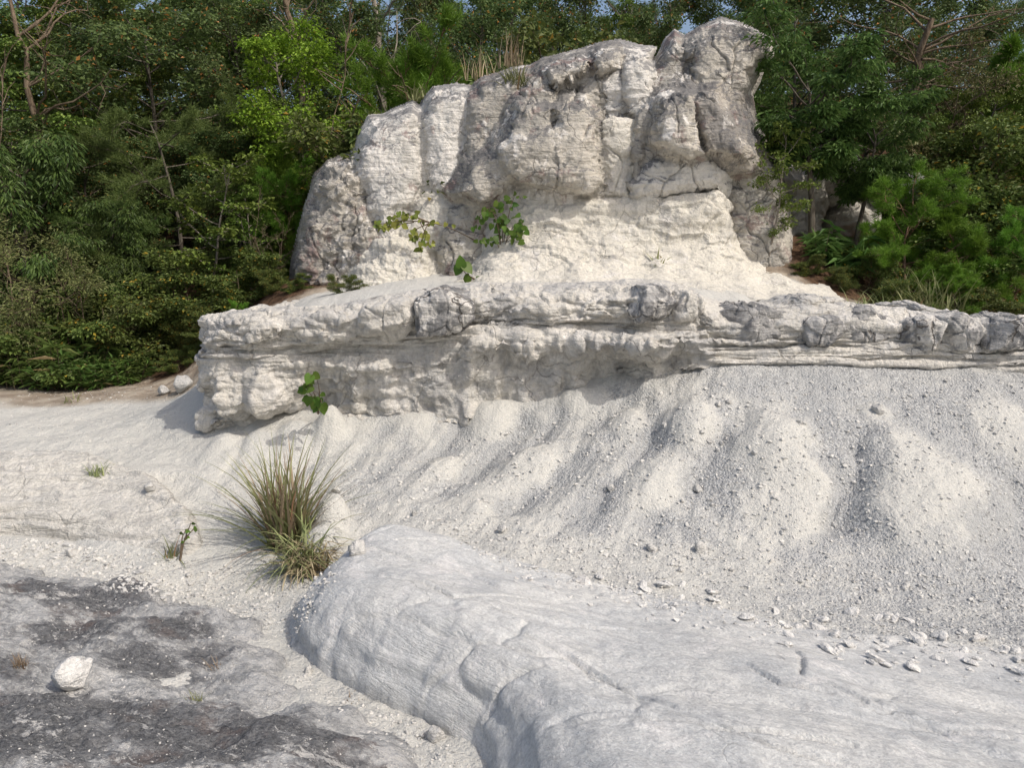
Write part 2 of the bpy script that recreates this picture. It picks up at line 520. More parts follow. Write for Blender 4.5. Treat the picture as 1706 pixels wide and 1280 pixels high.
# ------------------------------------------------------------------ ground
GC = [  # px, py, depth
    # left flat and the face below it
    (-500, 760, 6.0), (0, 740, 6.4), (100, 705, 7.0), (0, 690, 7.4), (250, 690, 7.0), (200, 655, 8.1), (0, 660, 8.0), (-500, 660, 8.2),
    (100, 645, 8.8), (300, 660, 7.6), (310, 720, 6.4),
    (0, 795, 5.6), (150, 785, 5.75), (280, 800, 5.6), (340, 768, 5.75), (420, 772, 5.7), (430, 810, 5.45),
    (0, 885, 5.05), (120, 895, 4.95), (250, 870, 5.0), (340, 880, 4.95),
    (-500, 900, 5.0), (0, 920, 4.72), (150, 930, 4.65), (300, 945, 4.5), (380, 965, 4.4), (450, 900, 4.8), (500, 900, 4.75),
    (480, 950, 4.42), (560, 935, 4.45), (490, 1010, 3.95), (480, 1090, 3.4),
    # wall foot and slope
    (500, 742, 5.9), (600, 716, 6.0), (700, 712, 6.0), (800, 708, 6.0), (900, 692, 6.0), (1000, 665, 6.0), (1100, 642, 6.0),
    (1200, 612, 5.93), (1300, 614, 5.9), (1400, 614, 5.88), (1550, 618, 5.85), (1706, 622, 5.83), (1950, 640, 5.8),
    (520, 800, 5.45), (600, 790, 5.45), (800, 790, 5.35), (1000, 790, 5.10), (1200, 780, 5.0), (1400, 780, 4.97), (1600, 780, 4.95), (1900, 800, 4.9),
    (600, 868, 4.85), (700, 880, 4.66), (850, 905, 4.45), (1000, 925, 4.32), (1200, 950, 4.17), (1400, 965, 4.10), (1600, 995, 3.95), (1750, 1015, 3.85), (1950, 1050, 3.8),
    # band in front, under the slab
    (700, 950, 4.2), (1000, 990, 3.85), (1400, 1045, 3.55), (1706, 1080, 3.4), (2000, 1120, 3.3),
    # gully and near ground
    (700, 1195, 2.9), (810, 1285, 2.5), (300, 1100, 3.3), (0, 1100, 3.3), (300, 1285, 2.45), (-400, 1280, 2.45), (1300, 1285, 2.5), (1900, 1285, 2.4),
    # shelf behind the ledge, round the outcrop
    (470, 540, 7.4), (600, 505, 7.5), (900, 478, 7.6), (1150, 482, 7.6), (1400, 535, 7.2), (1706, 572, 7.0), (2000, 580, 7.0),
    (560, 482, 8.8), (480, 470, 9.2), (900, 470, 8.6), (1200, 470, 8.6), (1330, 465, 8.6), (1350, 395, 9.5), (1450, 492, 8.9), (1560, 530, 8.0), (1700, 540, 8.5), (2000, 550, 8.5),
    (400, 545, 8.6), (340, 605, 8.5), (290, 640, 8.4), (200, 632, 9.2), (-400, 640, 9.2), (1200, 400, 10.5), (800, 420, 10.5), (1600, 420, 10.5), (1900, 430, 10.5), (300, 560, 10.5), (0, 570, 10.5), (-400, 570, 10.5),
]
GP = np.array([at(*c) for c in GC])
GP = np.vstack([GP, [[-2.5, 0.6, -0.1], [0, 0.6, 0.0], [2.5, 0.6, 0.05], [-4, -2, 0.1], [4, -2, 0.3], [0, -2, 0.1], [7, 3.5, -0.1], [-7, 3.5, -0.3]]])
G_FIT = tps_fit(GP[:, :2], GP[:, 2], 2e-3)


def base_h(Q):
    Qc = np.stack([np.clip(Q[:, 0], -8, 8), np.clip(Q[:, 1], -2, 11)], 1)
    z = tps(G_FIT, Qc)
    y = Q[:, 1]; x = Q[:, 0]
    hill = 0.9 + 4.4 * smooth(9.5, 22, y) + 0.4 * smooth(-4, 6, x) + 1.5 * smooth(22, 60, y)
    w = smooth(9.3, 11.0, y)
    return z * (1 - w) + hill * w


def hit0(px, py):
    """Plan position where a pixel's ray first meets the bare ground."""
    ds = np.linspace(1.8, 9.5, 500)
    P = at(np.full(500, px), np.full(500, py), ds)
    i = int(np.argmax(P[:, 2] <= base_h(P[:, :2])))
    return P[i]


RIDGES = [  # valleys cut down the slope: pixels, depth of cut, half width
    ([(420, 715), (395, 760), (370, 790)], 0.07, 0.06),
    ([(575, 700), (535, 750), (490, 790)], 0.05, 0.08),
    ([(650, 706), (605, 752), (560, 790)], 0.045, 0.07),
    ([(690, 706), (650, 765), (590, 815)], 0.05, 0.09),
    ([(775, 702), (720, 750), (640, 820)], 0.06, 0.10),
    ([(885, 688), (830, 735), (740, 800), (690, 840)], 0.09, 0.12),
    ([(945, 680), (900, 720), (860, 750)], 0.05, 0.08),
    ([(1042, 636), (1015, 690), (950, 750), (860, 822), (790, 870)], 0.13, 0.14),
    ([(1090, 700), (1060, 760), (985, 830), (920, 885)], 0.07, 0.12),
    ([(1215, 690), (1175, 770), (1100, 850), (1060, 890)], 0.09, 0.15),
    ([(1425, 735), (1428, 790), (1395, 850), (1340, 893)], 0.13, 0.10),
    ([(1690, 790), (1690, 860), (1610, 930)], 0.12, 0.17),
]
MOUNDS = [  # pixel, radius, height
    (1150, 712, 0.19, 0.16), (1045, 698, 0.13, 0.09), (1290, 738, 0.27, 0.15), (1530, 838, 0.46, 0.17), (1080, 800, 0.3, 0.05),
    (552, 880, 0.13, 0.26), (535, 925, 0.15, 0.20), (880, 770, 0.2, 0.05), (740, 770, 0.15, 0.04), (1462, 690, 0.1, 0.04), (200, 820, 0.35, 0.05),
    (1680, 720, 0.3, 0.06), (430, 735, 0.14, 0.06), (372, 740, 0.10, 0.07), (1330, 830, 0.3, 0.04),
    (485, 735, 0.16, 0.09), (552, 722, 0.13, 0.17), (690, 714, 0.13, 0.06), (820, 706, 0.18, 0.08), (960, 676, 0.12, 0.05),
]
RIDGE_P = [(np.array([hit0(*p)[:2] for p in r]), a, w) for r, a, w in RIDGES]
MOUND_P = [(hit0(px, py)[:2], r, h) for px, py, r, h in MOUNDS]


def axis(lo, hi, step, far, growth=1.10):
    c = list(np.arange(lo, hi + step / 2, step))
    s, v, L = step, c[0], []
    while v > -far: s *= growth; v -= s; L.append(v)
    s, v, R = step, c[-1], []
    while v < far: s *= growth; v += s; R.append(v)
    return np.array(L[::-1] + c + R)


gx = axis(-4.7, 4.9, 0.0170, 300, 1.14)
gy = axis(2.6, 6.8, 0.0165, 300, 1.12)
GXX, GYY = np.meshgrid(gx, gy, indexing='ij')
Q = np.stack([GXX.ravel(), GYY.ravel()], 1)
gz = base_h(Q)
near = (np.abs(Q[:, 0]) < 8) & (Q[:, 1] > -2) & (Q[:, 1] < 11)
grav = np.full(len(Q), 0.45)
gq = Q[near]; zz = gz[near].copy(); gr = np.full(len(gq), 0.0)
for pts, a, w in RIDGE_P:
    wob = 0.05 * perlin(np.c_[gq * 3.0, gq[:, 0] * 0])
    dd, t, s = line_dist(pts, gq)
    dd = np.abs(dd + wob)
    fade = (smooth(0, 0.12, t) * (1 - smooth(0.75, 1.0, t)) + 0.25) * (0.75 + 0.9 * perlin(np.c_[gq * 1.7, gq[:, 0] * 0 + 3.3]))
    # steeper on the left bank, gentle on the right
    ww = np.where(s > 0, w * 1.5, w * 0.7)
    cut = (0.5 * np.exp(-(dd / ww) ** 2) + 0.5 * np.exp(-dd / (0.6 * ww))) * fade
    zz -= 0.86 * a * cut
    gr += 0.7 * cut
for c, r, h in MOUND_P:
    dd = np.linalg.norm(gq - c, axis=1) * (1 + 0.25 * perlin(np.c_[gq * 4.0, gq[:, 0] * 0 + 5]))
    b = 0.5 * np.exp(-(dd / r) ** 2 * 1.2) + 0.5 * np.exp(-(dd / r) ** 4)
    zz += 0.92 * h * b; gr -= 0.7 * b
P3 = np.c_[gq, zz]
slope_zone = smooth(4.0, 4.6, gq[:, 1]) * (1 - smooth(6.6, 7.2, gq[:, 1]))
foot = np.array([hit0(px_, py_)[:2] for px_, py_ in [(500, 740), (600, 716), (700, 711), (800, 706), (900, 690), (1000, 665), (1090, 645)]])
df_, tf_, sf_ = line_dist(foot + np.array([0, 0.06]), gq)
zz += 0.07 * np.exp(-(df_ / 0.16) ** 2) * (0.7 + 0.6 * fbm(np.c_[gq * 3, 0 * df_], 2))
dn = np.array([-0.42, -0.91]); cx = gq @ np.array([dn[1], -dn[0]]); al = gq @ dn
wr_ = 0.12 * fbm(np.c_[gq * 1.3, 0 * cx], 3)
rill = fbm(np.c_[(cx + wr_) * 5.5, al * 0.9, 0 * cx], 3, ridged=True) + 0.6 * fbm(np.c_[(cx + wr_) * 14, al * 1.8, 0 * cx + 4], 2, ridged=True)
zz -= 0.016 * rill * slope_zone * smooth(-2.2, -1.4, gq[:, 0]) * (1 - smooth(1.2, 2.4, gq[:, 0]) * 0.7)
gr += 0.10 * rill * slope_zone
zz += 0.05 * fbm(P3 * 1.6, 3) + 0.022 * fbm(P3 * 6.0, 4) + 0.010 * fbm(P3 * 26, 3)
f1, f2, cid = worley(P3 * np.array([22, 22, 22]))
lump = np.clip(0.45 - f1, 0, 1) * (cid > 0.55)
zz += 0.020 * lump
gr -= 0.7 * smooth(6.7, 7.3, gq[:, 1])
gr += 0.25 + 0.42 * smooth(0.8, 2.6, gq[:, 0]) - 0.45 * smooth(-1.0, -2.6, gq[:, 0])
# stripes of bedded rock in the low face on the left
facez = smooth(-2.2, -2.8, gq[:, 0]) * smooth(4.7, 5.0, gq[:, 1]) * (1 - smooth(5.6, 5.9, gq[:, 1]))
zz += facez * 0.035 * np.tanh(4 * perlin(np.c_[gq[:, 0] * 0.7, gq[:, 1] * 1.0, zz * 22]))
gz[near] = zz
grav[near] = gr
far = ~near
gz[far] += 0.2 * fbm(np.c_[Q[far] * 0.3, 0 * Q[far, 0]], 3)
n1 = fbm(np.c_[Q * 1.3, 0 * Q[:, 0]], 4)
lit = smooth(8.4, 8.9, Q[:, 1] + 0.5 * n1 - 0.9 * smooth(-3.5, -6, Q[:, 0]) * 1.0) * 1.0
lit = np.maximum(lit, 0.5 * smooth(7.3, 7.9, Q[:, 1] + 0.35 * n1) * smooth(-2.9, -3.4, Q[:, 0]))
tx, ty = Q[:, 0], Q[:, 1]
lit *= 1 - smooth(0, 1, 1 - (((tx - 0.6) / 3.1) ** 2 + ((ty - 9.0) / 2.0) ** 2)) * (ty < 10.2)
lit = np.maximum(lit, smooth(3.0, 3.5, tx + 0.4 * n1) * smooth(7.9, 8.4, ty + 0.3 * n1))
lit = np.maximum(lit, smooth(30, 40, np.abs(tx)))
GZ = gz.reshape(GXX.shape)


def bil(ax, ay, Z, X, Y):
    X = np.clip(X, ax[0], ax[-1] - 1e-6); Y = np.clip(Y, ay[0], ay[-1] - 1e-6)
    i = np.clip(np.searchsorted(ax, X, 'right') - 1, 0, len(ax) - 2)
    j = np.clip(np.searchsorted(ay, Y, 'right') - 1, 0, len(ay) - 2)
    a = (X - ax[i]) / (ax[i + 1] - ax[i]); b = (Y - ay[j]) / (ay[j + 1] - ay[j])
    return Z[i, j] * (1 - a) * (1 - b) + Z[i + 1, j] * a * (1 - b) + Z[i, j + 1] * (1 - a) * b + Z[i + 1, j + 1] * a * b


me = new_mesh('ground', np.c_[Q, gz], grid_faces(len(gx), len(gy)), M_GROUND, True, {'gravel': np.clip(grav, 0, 1), 'litter': np.clip(lit, 0, 1)})
tag(link('ground', me), 'pale gravelly tuff slope and forest floor', None, None, 'structure')
SHEETS = [(gx, gy, GZ)]

# ------------------------------------------------------------------ foreground slabs (height sheets over a plan outline)


def sheet(name, poly, top_pts, width, zb, step, disp, mat, label, power=2.3, attrs=None, lam=2e-3, stretch=None):
    poly = np.asarray(poly, float)
    fit = tps_fit(top_pts[:, :2], top_pts[:, 2], lam)
    ax = np.arange(poly[:, 0].min() - 0.02, poly[:, 0].max() + 0.02, step)
    ay = np.arange(poly[:, 1].min() - 0.02, poly[:, 1].max() + 0.02, step)
    X, Y = np.meshgrid(ax, ay, indexing='ij')
    q = np.stack([X.ravel(), Y.ravel()], 1)
    wob = 0.035 * fbm(np.c_[q * 1.3, 0 * q[:, 0] + 3], 3)
    dist, ins = poly_dist(poly, q)
    dist = np.where(ins, dist, -dist) + wob
    t = np.clip(dist / width, 0, 1)
    prof = (1 - (1 - t) ** power) ** (1 / power)
    zt = tps(fit, q)
    z = zb + (zt - zb) * prof
    P = np.stack([X, Y, z.reshape(X.shape)], -1)
    N = grid_normals(P)
    d = disp(P.reshape(-1, 3), N.reshape(-1, 3), t)
    Pd = P.reshape(-1, 3) + N.reshape(-1, 3) * d[:, None]
    keep = (dist > -0.015)
    F = grid_faces(len(ax), len(ay))
    F = F[keep[F].all(1)]
    at_ = attrs(P.reshape(-1, 3), t) if attrs else None
    used = np.unique(F); remap = np.full(len(Pd), -1); remap[used] = np.arange(len(used))
    base = np.array([poly[:, 0].mean(), poly[:, 1].mean(), zb])
    o = link(name, new_mesh(name, Pd[used] - base, remap[F], mat, True, {k: v[used] for k, v in at_.items()} if at_ else None), None, base)
    tag(o, label, 'rock')
    SHEETS.append((ax, ay, np.where(keep, z + d * N.reshape(-1, 3)[:, 2], -9).reshape(X.shape)))
    return o


def pl(*pts):
    return np.array([at_z(px, py, z)[:2] for px, py, z in pts])


slab_poly = np.vstack([pl((800, 1300, -.28), (775, 1235, -.28), (700, 1200, -.30), (600, 1168, -.32), (520, 1120, -.34), (484, 1080, -.35), (480, 1035, -.32),
                          (510, 985, -.28), (560, 935, -.22), (600, 893, -.16), (640, 876, -.15), (760, 900, -.17), (1000, 950, -.2), (1400, 1035, -.28), (1800, 1095, -.3), (2200, 1150, -.3)),
                       [[4.2, 2.4], [4.2, 0.9], [0.9, 0.9], [0.15, 1.6]]])
slab_top = np.vstack([np.array([at_z(*p) for p in [(620, 897, .0), (560, 955, -.04), (530, 1010, -.07), (640, 1000, .0), (700, 930, -.02), (760, 1000, .01), (800, 1100, .0), (650, 1090, -.05),
                                                   (900, 1180, .0), (830, 1200, -.06), (1000, 1280, .06), (850, 950, -.08), (1000, 985, -.12), (1000, 1100, .02), (1200, 1150, .04), (1300, 1055, -.14), (1330, 1120, 0.0), (1500, 1180, 0.0), (1706, 1105, -.16), (1706, 1200, -.02), (1700, 1280, .06), (1350, 1280, .07)]]),
                      [[3.5, 2.4, 0.0], [3.5, 1.2, 0.1], [1.0, 1.2, .08]]])


SLAB_CRACKS = [[(640, 958), (700, 972), (755, 1000), (800, 994), (868, 985)], [(880, 1062), (960, 1100), (1040, 1150), (1120, 1195)], [(1330, 1058), (1338, 1090), (1332, 1130), (1390, 1150), (1440, 1175)], [(620, 902), (690, 925), (770, 938), (830, 965)],
               [(800, 1122), (840, 1110), (905, 1108)], [(1180, 1240), (1300, 1250), (1420, 1275)], [(1240, 1110), (1300, 1150), (1385, 1165)], [(1480, 1190), (1560, 1220), (1690, 1240)]]
SLAB_CRACKS = [np.array([at_z(px, py, 0.0)[:2] for px, py in c]) for c in SLAB_CRACKS]
SLAB_STEP = np.array([at_z(px, py, 0.02)[:2] for px, py in [(868, 975), (800, 990), (760, 1000), (765, 1025), (735, 1050), (690, 1068), (640, 1085)]])


def slab_disp(P, N, t):
    extra = np.zeros(len(P)); jit = 0.012 * fbm(np.c_[P[:, :2] * 14, 0 * P[:, 0]], 3)
    for c in SLAB_CRACKS:
        dc, tc, sc_ = line_dist(c, P[:, :2])
        extra -= 0.022 * np.exp(-(np.abs(dc * sc_ + jit) / 0.0075) ** 2) * (0.4 + 0.6 * np.sin(np.pi * tc))
        extra += 0.004 * sc_ * np.exp(-dc / 0.06)
    dc, tc, sc_ = line_dist(SLAB_STEP, P[:, :2])
    extra += 0.014 * smooth(-0.03, 0.03, dc * sc_ + jit) * np.exp(-dc / 0.25) * np.sin(np.pi * np.clip(tc, 0.02, 0.98)) ** 0.5
    rub = np.exp(-((P[:, 2] + 0.13) / 0.05) ** 2) * smooth(3.0, 3.3, P[:, 1])
    extra += rub * 0.02 * terrace(fbm(P * 9 + 2, 3), 3)
    return extra + slab_disp0(P, N, t)


def slab_disp0(P, N, t):
    R = np.array([[math.cos(.3), -math.sin(.3), 0], [math.sin(.3), math.cos(.3), 0], [0, 0, 1]])
    q = P @ R.T
    w = 0.25 * fbm(P * 1.5, 3)
    st = perlin(np.c_[q[:, 0] * 0.9, q[:, 1] * 4 + w * 3, P[:, 2] * 14 + w * 4])
    f1, f2, cid = worley(np.c_[q[:, 0] * 1.1, q[:, 1] * 2.6, P[:, 2] * 2.0] + 0.25 * np.c_[fbm(P * 3, 3), fbm(P * 3 + 9, 3), 0 * w])
    crack = np.exp(-((f2 - f1) / 0.03) ** 2)
    gate = smooth(0.0, 0.35, fbm(P * 1.2 + 4, 2) + 0.1)
    f1b, f2b, c2 = worley(np.c_[q[:, 0] * 2.5, q[:, 1] * 6.5, P[:, 2] * 5])
    flake = (c2 - 0.5)
    return 0.03 * fbm(P * 1.3 + 2, 3) + 0.012 * np.tanh(3 * st) - 0.014 * crack * gate + 0.004 * flake * smooth(-0.1, 0.3, fbm(P * 1.7 + 8, 2)) + 0.007 * fbm(P * 14, 4) - 0.01


sheet('pale_rock_slab', slab_poly, slab_top, 0.34, -0.50, 0.0096, slab_disp, M_SLAB, 'broad smooth white rock slab with a rounded snout, filling the lower right', 2.2)

dark_poly = np.vstack([pl((-500, 915, -.3), (0, 922, -.3), (150, 945, -.32), (330, 990, -.32), (440, 1030, -.33), (505, 1110, -.34), (610, 1178, -.33), (715, 1222, -.31), (790, 1300, -.3)),
                       [[-0.25, 1.3], [-0.5, 0.7], [-3.6, 0.7]]])
dark_top = np.vstack([np.array([at_z(*p) for p in [(-300, 960, -.24), (0, 950, -.24), (150, 985, -.22), (330, 1030, -.24), (430, 1075, -.28), (200, 1040, -.2), (0, 1060, -.16), (360, 1105, -.24), (470, 1135, -.29), (520, 1170, -.28),
                                                   (122, 1150, -.19), (0, 1150, -.17), (300, 1150, -.25), (300, 1185, -.14), (150, 1200, -.1), (500, 1200, -.2), (600, 1240, -.24), (700, 1260, -.28), (480, 1090, -.31), (350, 1280, -.06), (100, 1280, -.04), (-300, 1200, -.08), (660, 1270, -.24)]]),
                      [[-2.5, 1.2, 0.05], [-0.8, 1.0, 0.02]]])


def dark_disp(P, N, t):
    f1, f2, cid = worley(np.c_[P[:, 0] * 2.0 + P[:, 1] * 0.8, P[:, 1] * 3.4, P[:, 2] * 0] + 0.3 * np.c_[fbm(P * 2.5, 3), fbm(P * 2.5 + 5, 3), 0 * t])
    hum = np.clip(0.75 - f1, 0, 1)
    return 0.12 * hum + 0.07 * fbm(P * 2.2 + 7, 3) + 0.04 * terrace(fbm(P * np.array([4, 6, 4]) + 3, 4), 3) + 0.02 * fbm(P * 11, 4, 0.6) + 0.010 * fbm(P * 34, 3, 0.6) - 0.045


def dark_attr(P, t):
    # where the black crust grows: own shapes, one blob each
    blobs = [(40, 950, .25, .9), (150, 975, .35, 1), (300, 1020, .25, .9), (120, 1030, .3, .9), (250, 1080, .3, .8), (330, 1060, .2, .8), (100, 1200, .4, 1), (250, 1215, .35, 1), (420, 1220, .3, 1), (540, 1230, .22, .9), (60, 1265, .4, .9), (330, 1275, .35, .9), (560, 1275, .2, .9), (0, 1110, .25, .6), (640, 1265, .1, .8)]
    v = np.zeros(len(P))
    for px, py, r, a in blobs:
        c = at_z(px, py, -.18)
        dd = np.sqrt((P[:, 0] - c[0]) ** 2 + ((P[:, 1] - c[1]) * 1.5) ** 2)
        v = np.maximum(v, a * np.exp(-(dd / r) ** 2))
    return {'lichen': np.clip(v * 1.15 - 0.08, 0, 1)}


sheet('weathered_rock_slab', dark_poly, dark_top, 0.30, -0.44, 0.0115, dark_disp, M_LICHEN, 'low hummocky rock slab crusted black and grey, lower left foreground', 2.0, dark_attr)


bank_poly = pl((-420, 775, -.10), (0, 778, -.10), (160, 775, -.10), (270, 800, -.13), (335, 850, -.2), (345, 905, -.3), (330, 950, -.38), (240, 950, -.40), (120, 920, -.40), (0, 905, -.39), (-420, 900, -.39))
bank_top = np.array([at_z(*p) for p in [(-300, 800, -.05), (0, 795, -.05), (150, 795, -.06), (260, 822, -.10), (300, 860, -.17), (-300, 850, -.16), (0, 845, -.17), (100, 850, -.18), (200, 860, -.19), (270, 880, -.23), (0, 885, -.29), (120, 895, -.31), (220, 915, -.32), (310, 920, -.31)]])


def bank_disp(P, N, t):
    w = fbm(P * 1.4, 3)
    st = perlin(np.c_[P[:, 0] * 0.5, P[:, 1] * 0.6, P[:, 2] * 26 + w * 2.5])
    return 0.03 * fbm(P * 1.7 + 2, 3) + 0.016 * np.tanh(3 * st) + 0.010 * fbm(P * 11, 4) - 0.005


sheet('pale_rock_bank', bank_poly, bank_top, 0.16, -0.45, 0.0125, bank_disp, M_BANK, 'low pale bedded rock bank left of the big grass tuft', 2.0)


def surf(X, Y):
    X = np.atleast_1d(np.asarray(X, float)); Y = np.atleast_1d(np.asarray(Y, float))
    z = bil(gx, gy, GZ, X, Y)
    for ax, ay, Z in SHEETS[1:]:
        inside = (X > ax[0]) & (X < ax[-1]) & (Y > ay[0]) & (Y < ay[-1])
        if inside.any():
            z = np.where(inside, np.maximum(z, bil(ax, ay, Z, X, Y)), z)
    return z


def hit(px, py, dmax=12.0):
    """World points where pixels' rays first meet ground or slab."""
    px = np.atleast_1d(np.asarray(px, float)); py = np.atleast_1d(np.asarray(py, float))
    res = np.full((len(px), 3), np.nan); done = np.zeros(len(px), bool)
    for d in np.arange(1.7, dmax, 0.015):
        todo = ~done
        if not todo.any(): break
        P = at(px[todo], py[todo], np.full(todo.sum(), d))
        s = surf(P[:, 0], P[:, 1])
        h = P[:, 2] <= s
        idx = np.nonzero(todo)[0][h]
        res[idx] = np.c_[P[h, :2], s[h]]; done[idx] = True
    return res


# ------------------------------------------------------------------ ledge
ST = {  # station px: rails 2..9 (py, depth): lip front, cap face, cap foot, recess, mid bulge, wall, wall foot, undercut
    336: [(533, 6.45), (556, 6.38), (582, 6.42), (603, 6.52), (640, 6.40), (675, 6.42), (708, 6.48), (730, 6.60)],
    365: [(526, 6.22), (548, 6.08), (575, 6.14), (594, 6.30), (632, 6.10), (672, 6.10), (703, 6.20), (722, 6.42)],
    430: [(520, 6.15), (546, 5.98), (576, 6.06), (592, 6.22), (630, 6.02), (672, 6.05), (700, 6.16), (716, 6.40)],
    500: [(516, 6.12), (545, 5.95), (572, 6.04), (584, 6.18), (612, 6.08), (645, 6.14), (685, 6.28), (712, 6.42)],
    540: [(514, 6.12), (542, 5.95), (570, 6.04), (584, 6.18), (606, 6.10), (640, 6.22), (680, 6.32), (708, 6.42)],
    600: [(512, 6.10), (538, 5.95), (562, 6.04), (580, 6.18), (606, 6.04), (648, 6.12), (690, 6.16), (704, 6.36)],
    700: [(495, 6.15), (525, 5.96), (553, 6.02), (575, 6.18), (608, 6.06), (650, 6.06), (694, 6.10), (706, 6.34)],
    800: [(485, 6.18), (510, 6.02), (532, 6.08), (547, 6.15), (576, 5.97), (606, 6.20), (690, 6.12), (702, 6.32)],
    900: [(485, 6.18), (508, 6.02), (530, 6.06), (545, 6.12), (573, 5.95), (601, 6.28), (668, 6.16), (690, 6.32)],
    1000: [(483, 6.20), (505, 6.02), (530, 6.06), (543, 6.10), (569, 5.95), (596, 6.30), (640, 6.20), (662, 6.32)],
    1085: [(478, 6.20), (500, 5.98), (530, 6.02), (545, 6.02), (574, 5.74), (598, 6.18), (625, 6.16), (645, 6.28)],
    1150: [(486, 6.20), (506, 6.02), (531, 6.03), (550, 6.00), (576, 5.84), (596, 5.97), (611, 5.98), (632, 6.12)],
    1200: [(512, 6.15), (536, 6.00), (560, 6.01), (570, 6.04), (585, 5.98), (597, 5.97), (606, 5.96), (624, 6.10)],
    1300: [(508, 6.15), (532, 6.00), (562, 6.00), (575, 6.03), (588, 5.96), (598, 5.94), (607, 5.92), (626, 6.08)],
    1400: [(505, 6.15), (532, 5.98), (564, 5.99), (576, 6.02), (589, 5.95), (599, 5.93), (608, 5.91), (628, 6.05)],
    1550: [(522, 6.08), (546, 5.92), (572, 5.95), (582, 5.98), (592, 5.92), (602, 5.90), (611, 5.88), (630, 6.02)],
    1720: [(533, 6.02), (555, 5.87), (578, 5.90), (588, 5.93), (598, 5.88), (606, 5.86), (616, 5.85), (636, 6.00)],
    1950: [(545, 5.98), (566, 5.83), (588, 5.86), (597, 5.89), (606, 5.84), (614, 5.82), (624, 5.81), (645, 5.95)],
}
prof = []
for px, rails in ST.items():
    R_ = [at(px, py, d) for py, d in rails]
    R_[-1][1] = R_[-2][1] + (R_[-1][1] - R_[-2][1]) * (0.45 if px < 480 or px > 1110 else -0.35)
    lip = R_[0]
    side_ = px > 1230 or px < 600
    r1 = lip + np.array([0, 0.45, -0.02 if side_ else 0.045])
    r0 = lip + np.array([0, 1.25, -0.30 if side_ else -0.02])
    rb = R_[-1] + np.array([0, 0.05, -0.45])
    prof.append([r0, r1] + R_ + [rb])
prof = np.array(prof)                       # station, rail, xyz
front = prof[:, [3, 4, 6, 8], 1].mean(1)
for r_ in (5, 7):
    prof[:, r_, 1] = np.minimum(prof[:, r_, 1], front + (prof[:, r_, 1] - front) * 0.4)
s0 = prof[0]
wr = []
for dy, dx in ((2.4, 0.3), (1.2, 0.05), (0.45, -0.04)):
    w_ = s0.copy()
    w_[:, 0] = s0[:, 0] + dx
    w_[:, 1] = s0[2, 1] + dy + (s0[:, 1] - s0[2, 1]) * 0.3
    w_[0, 0] += 0.9; w_[1, 0] += 0.4
    w_[:2, 1] = s0[2, 1] + dy + 0.1
    wr.append(w_)
s0[0, 0] += 0.5; s0[1, 0] += 0.2
prof = np.concatenate([np.array(wr), prof])


def catmull(A, n, axis=0):
    """Resample an array along its first axis through its control points (chord parametrised weights)."""
    A = np.moveaxis(A, axis, 0)
    k = len(A)
    L = np.linalg.norm(np.diff(A, axis=0), axis=-1)
    L = L.reshape(k - 1, -1).mean(1)
    cum = np.concatenate([[0], np.cumsum(L)])
    t = np.linspace(0, cum[-1], n)
    i = np.clip(np.searchsorted(cum, t, 'right') - 1, 0, k - 2)
    h = (cum[i + 1] - cum[i]); s = (t - cum[i]) / h
    tang = np.zeros_like(A)
    for j in range(k):
        a, b = max(j - 1, 0), min(j + 1, k - 1)
        tang[j] = (A[b] - A[a]) / (cum[b] - cum[a])
    sh = (-1,) + (1,) * (A.ndim - 1)
    s = s.reshape(sh); h = h.reshape(sh)
    out = (2 * s ** 3 - 3 * s ** 2 + 1) * A[i] + (s ** 3 - 2 * s ** 2 + s) * h * tang[i] + (-2 * s ** 3 + 3 * s ** 2) * A[i + 1] + (s ** 3 - s ** 2) * h * tang[i + 1]
    return np.moveaxis(out, 0, axis)


NU, NV = 830, 205
rail_id = np.repeat(np.arange(11.0)[None, :, None], len(prof), 0)
grid = catmull(np.concatenate([prof, rail_id], -1), NU, 0)
# denser rows over the face: reparametrise by rail index
vs = np.interp(np.linspace(0, 1, NV), [0, .05, .16, .9, 1], [0, 1, 2, 9, 10])
k0 = np.clip(vs.astype(int), 0, 9); fr = vs - k0
Aq = grid[:, :, :3]
tang = np.zeros_like(Aq)
tang[:, 1:-1] = (Aq[:, 2:] - Aq[:, :-2]) / 2; tang[:, 0] = Aq[:, 1] - Aq[:, 0]; tang[:, -1] = Aq[:, -1] - Aq[:, -2]
tang[:, 2] *= 0.45; tang[:, 1] *= 0.5
f_ = fr[None, :, None]
LP = (2 * f_ ** 3 - 3 * f_ ** 2 + 1) * Aq[:, k0] + (f_ ** 3 - 2 * f_ ** 2 + f_) * tang[:, k0] + (-2 * f_ ** 3 + 3 * f_ ** 2) * Aq[:, k0 + 1] + (f_ ** 3 - f_ ** 2) * tang[:, k0 + 1]
wv = smooth(2.2, 3.0, vs)[None] * (1 - smooth(8.8, 10, vs))[None]
lx = np.c_[LP[:, 50, 0] * 1.0, LP[:, 50, 0] * 0, LP[:, 50, 0] * 0]
kk_ = np.repeat((vs * 0.9)[None], NU, 0)
low = fbm(np.c_[(LP[:, :, 0] * 1.6).ravel(), kk_.ravel(), 0 * kk_.ravel()], 3).reshape(NU, NV)
low2 = fbm(np.c_[(LP[:, :, 0] * 2.1).ravel(), kk_.ravel() + 9, 0 * kk_.ravel()], 3).reshape(NU, NV)
lowr = 1 - 0.7 * smooth(1.3, 1.6, LP[:, :, 0])
LP[:, :, 2] += 0.11 * low * wv * lowr
LP[:, :, 1] += 0.12 * low2 * wv * lowr
N = -grid_normals(LP)
N = np.where((N[NU // 2, NV // 2, 1] > 0), -N, N)
P = LP.reshape(-1, 3); Nf = N.reshape(-1, 3)
V_ = np.repeat(vs[None], NU, 0).ravel()
X_ = P[:, 0]
right = smooth(1.35, 1.6, X_)
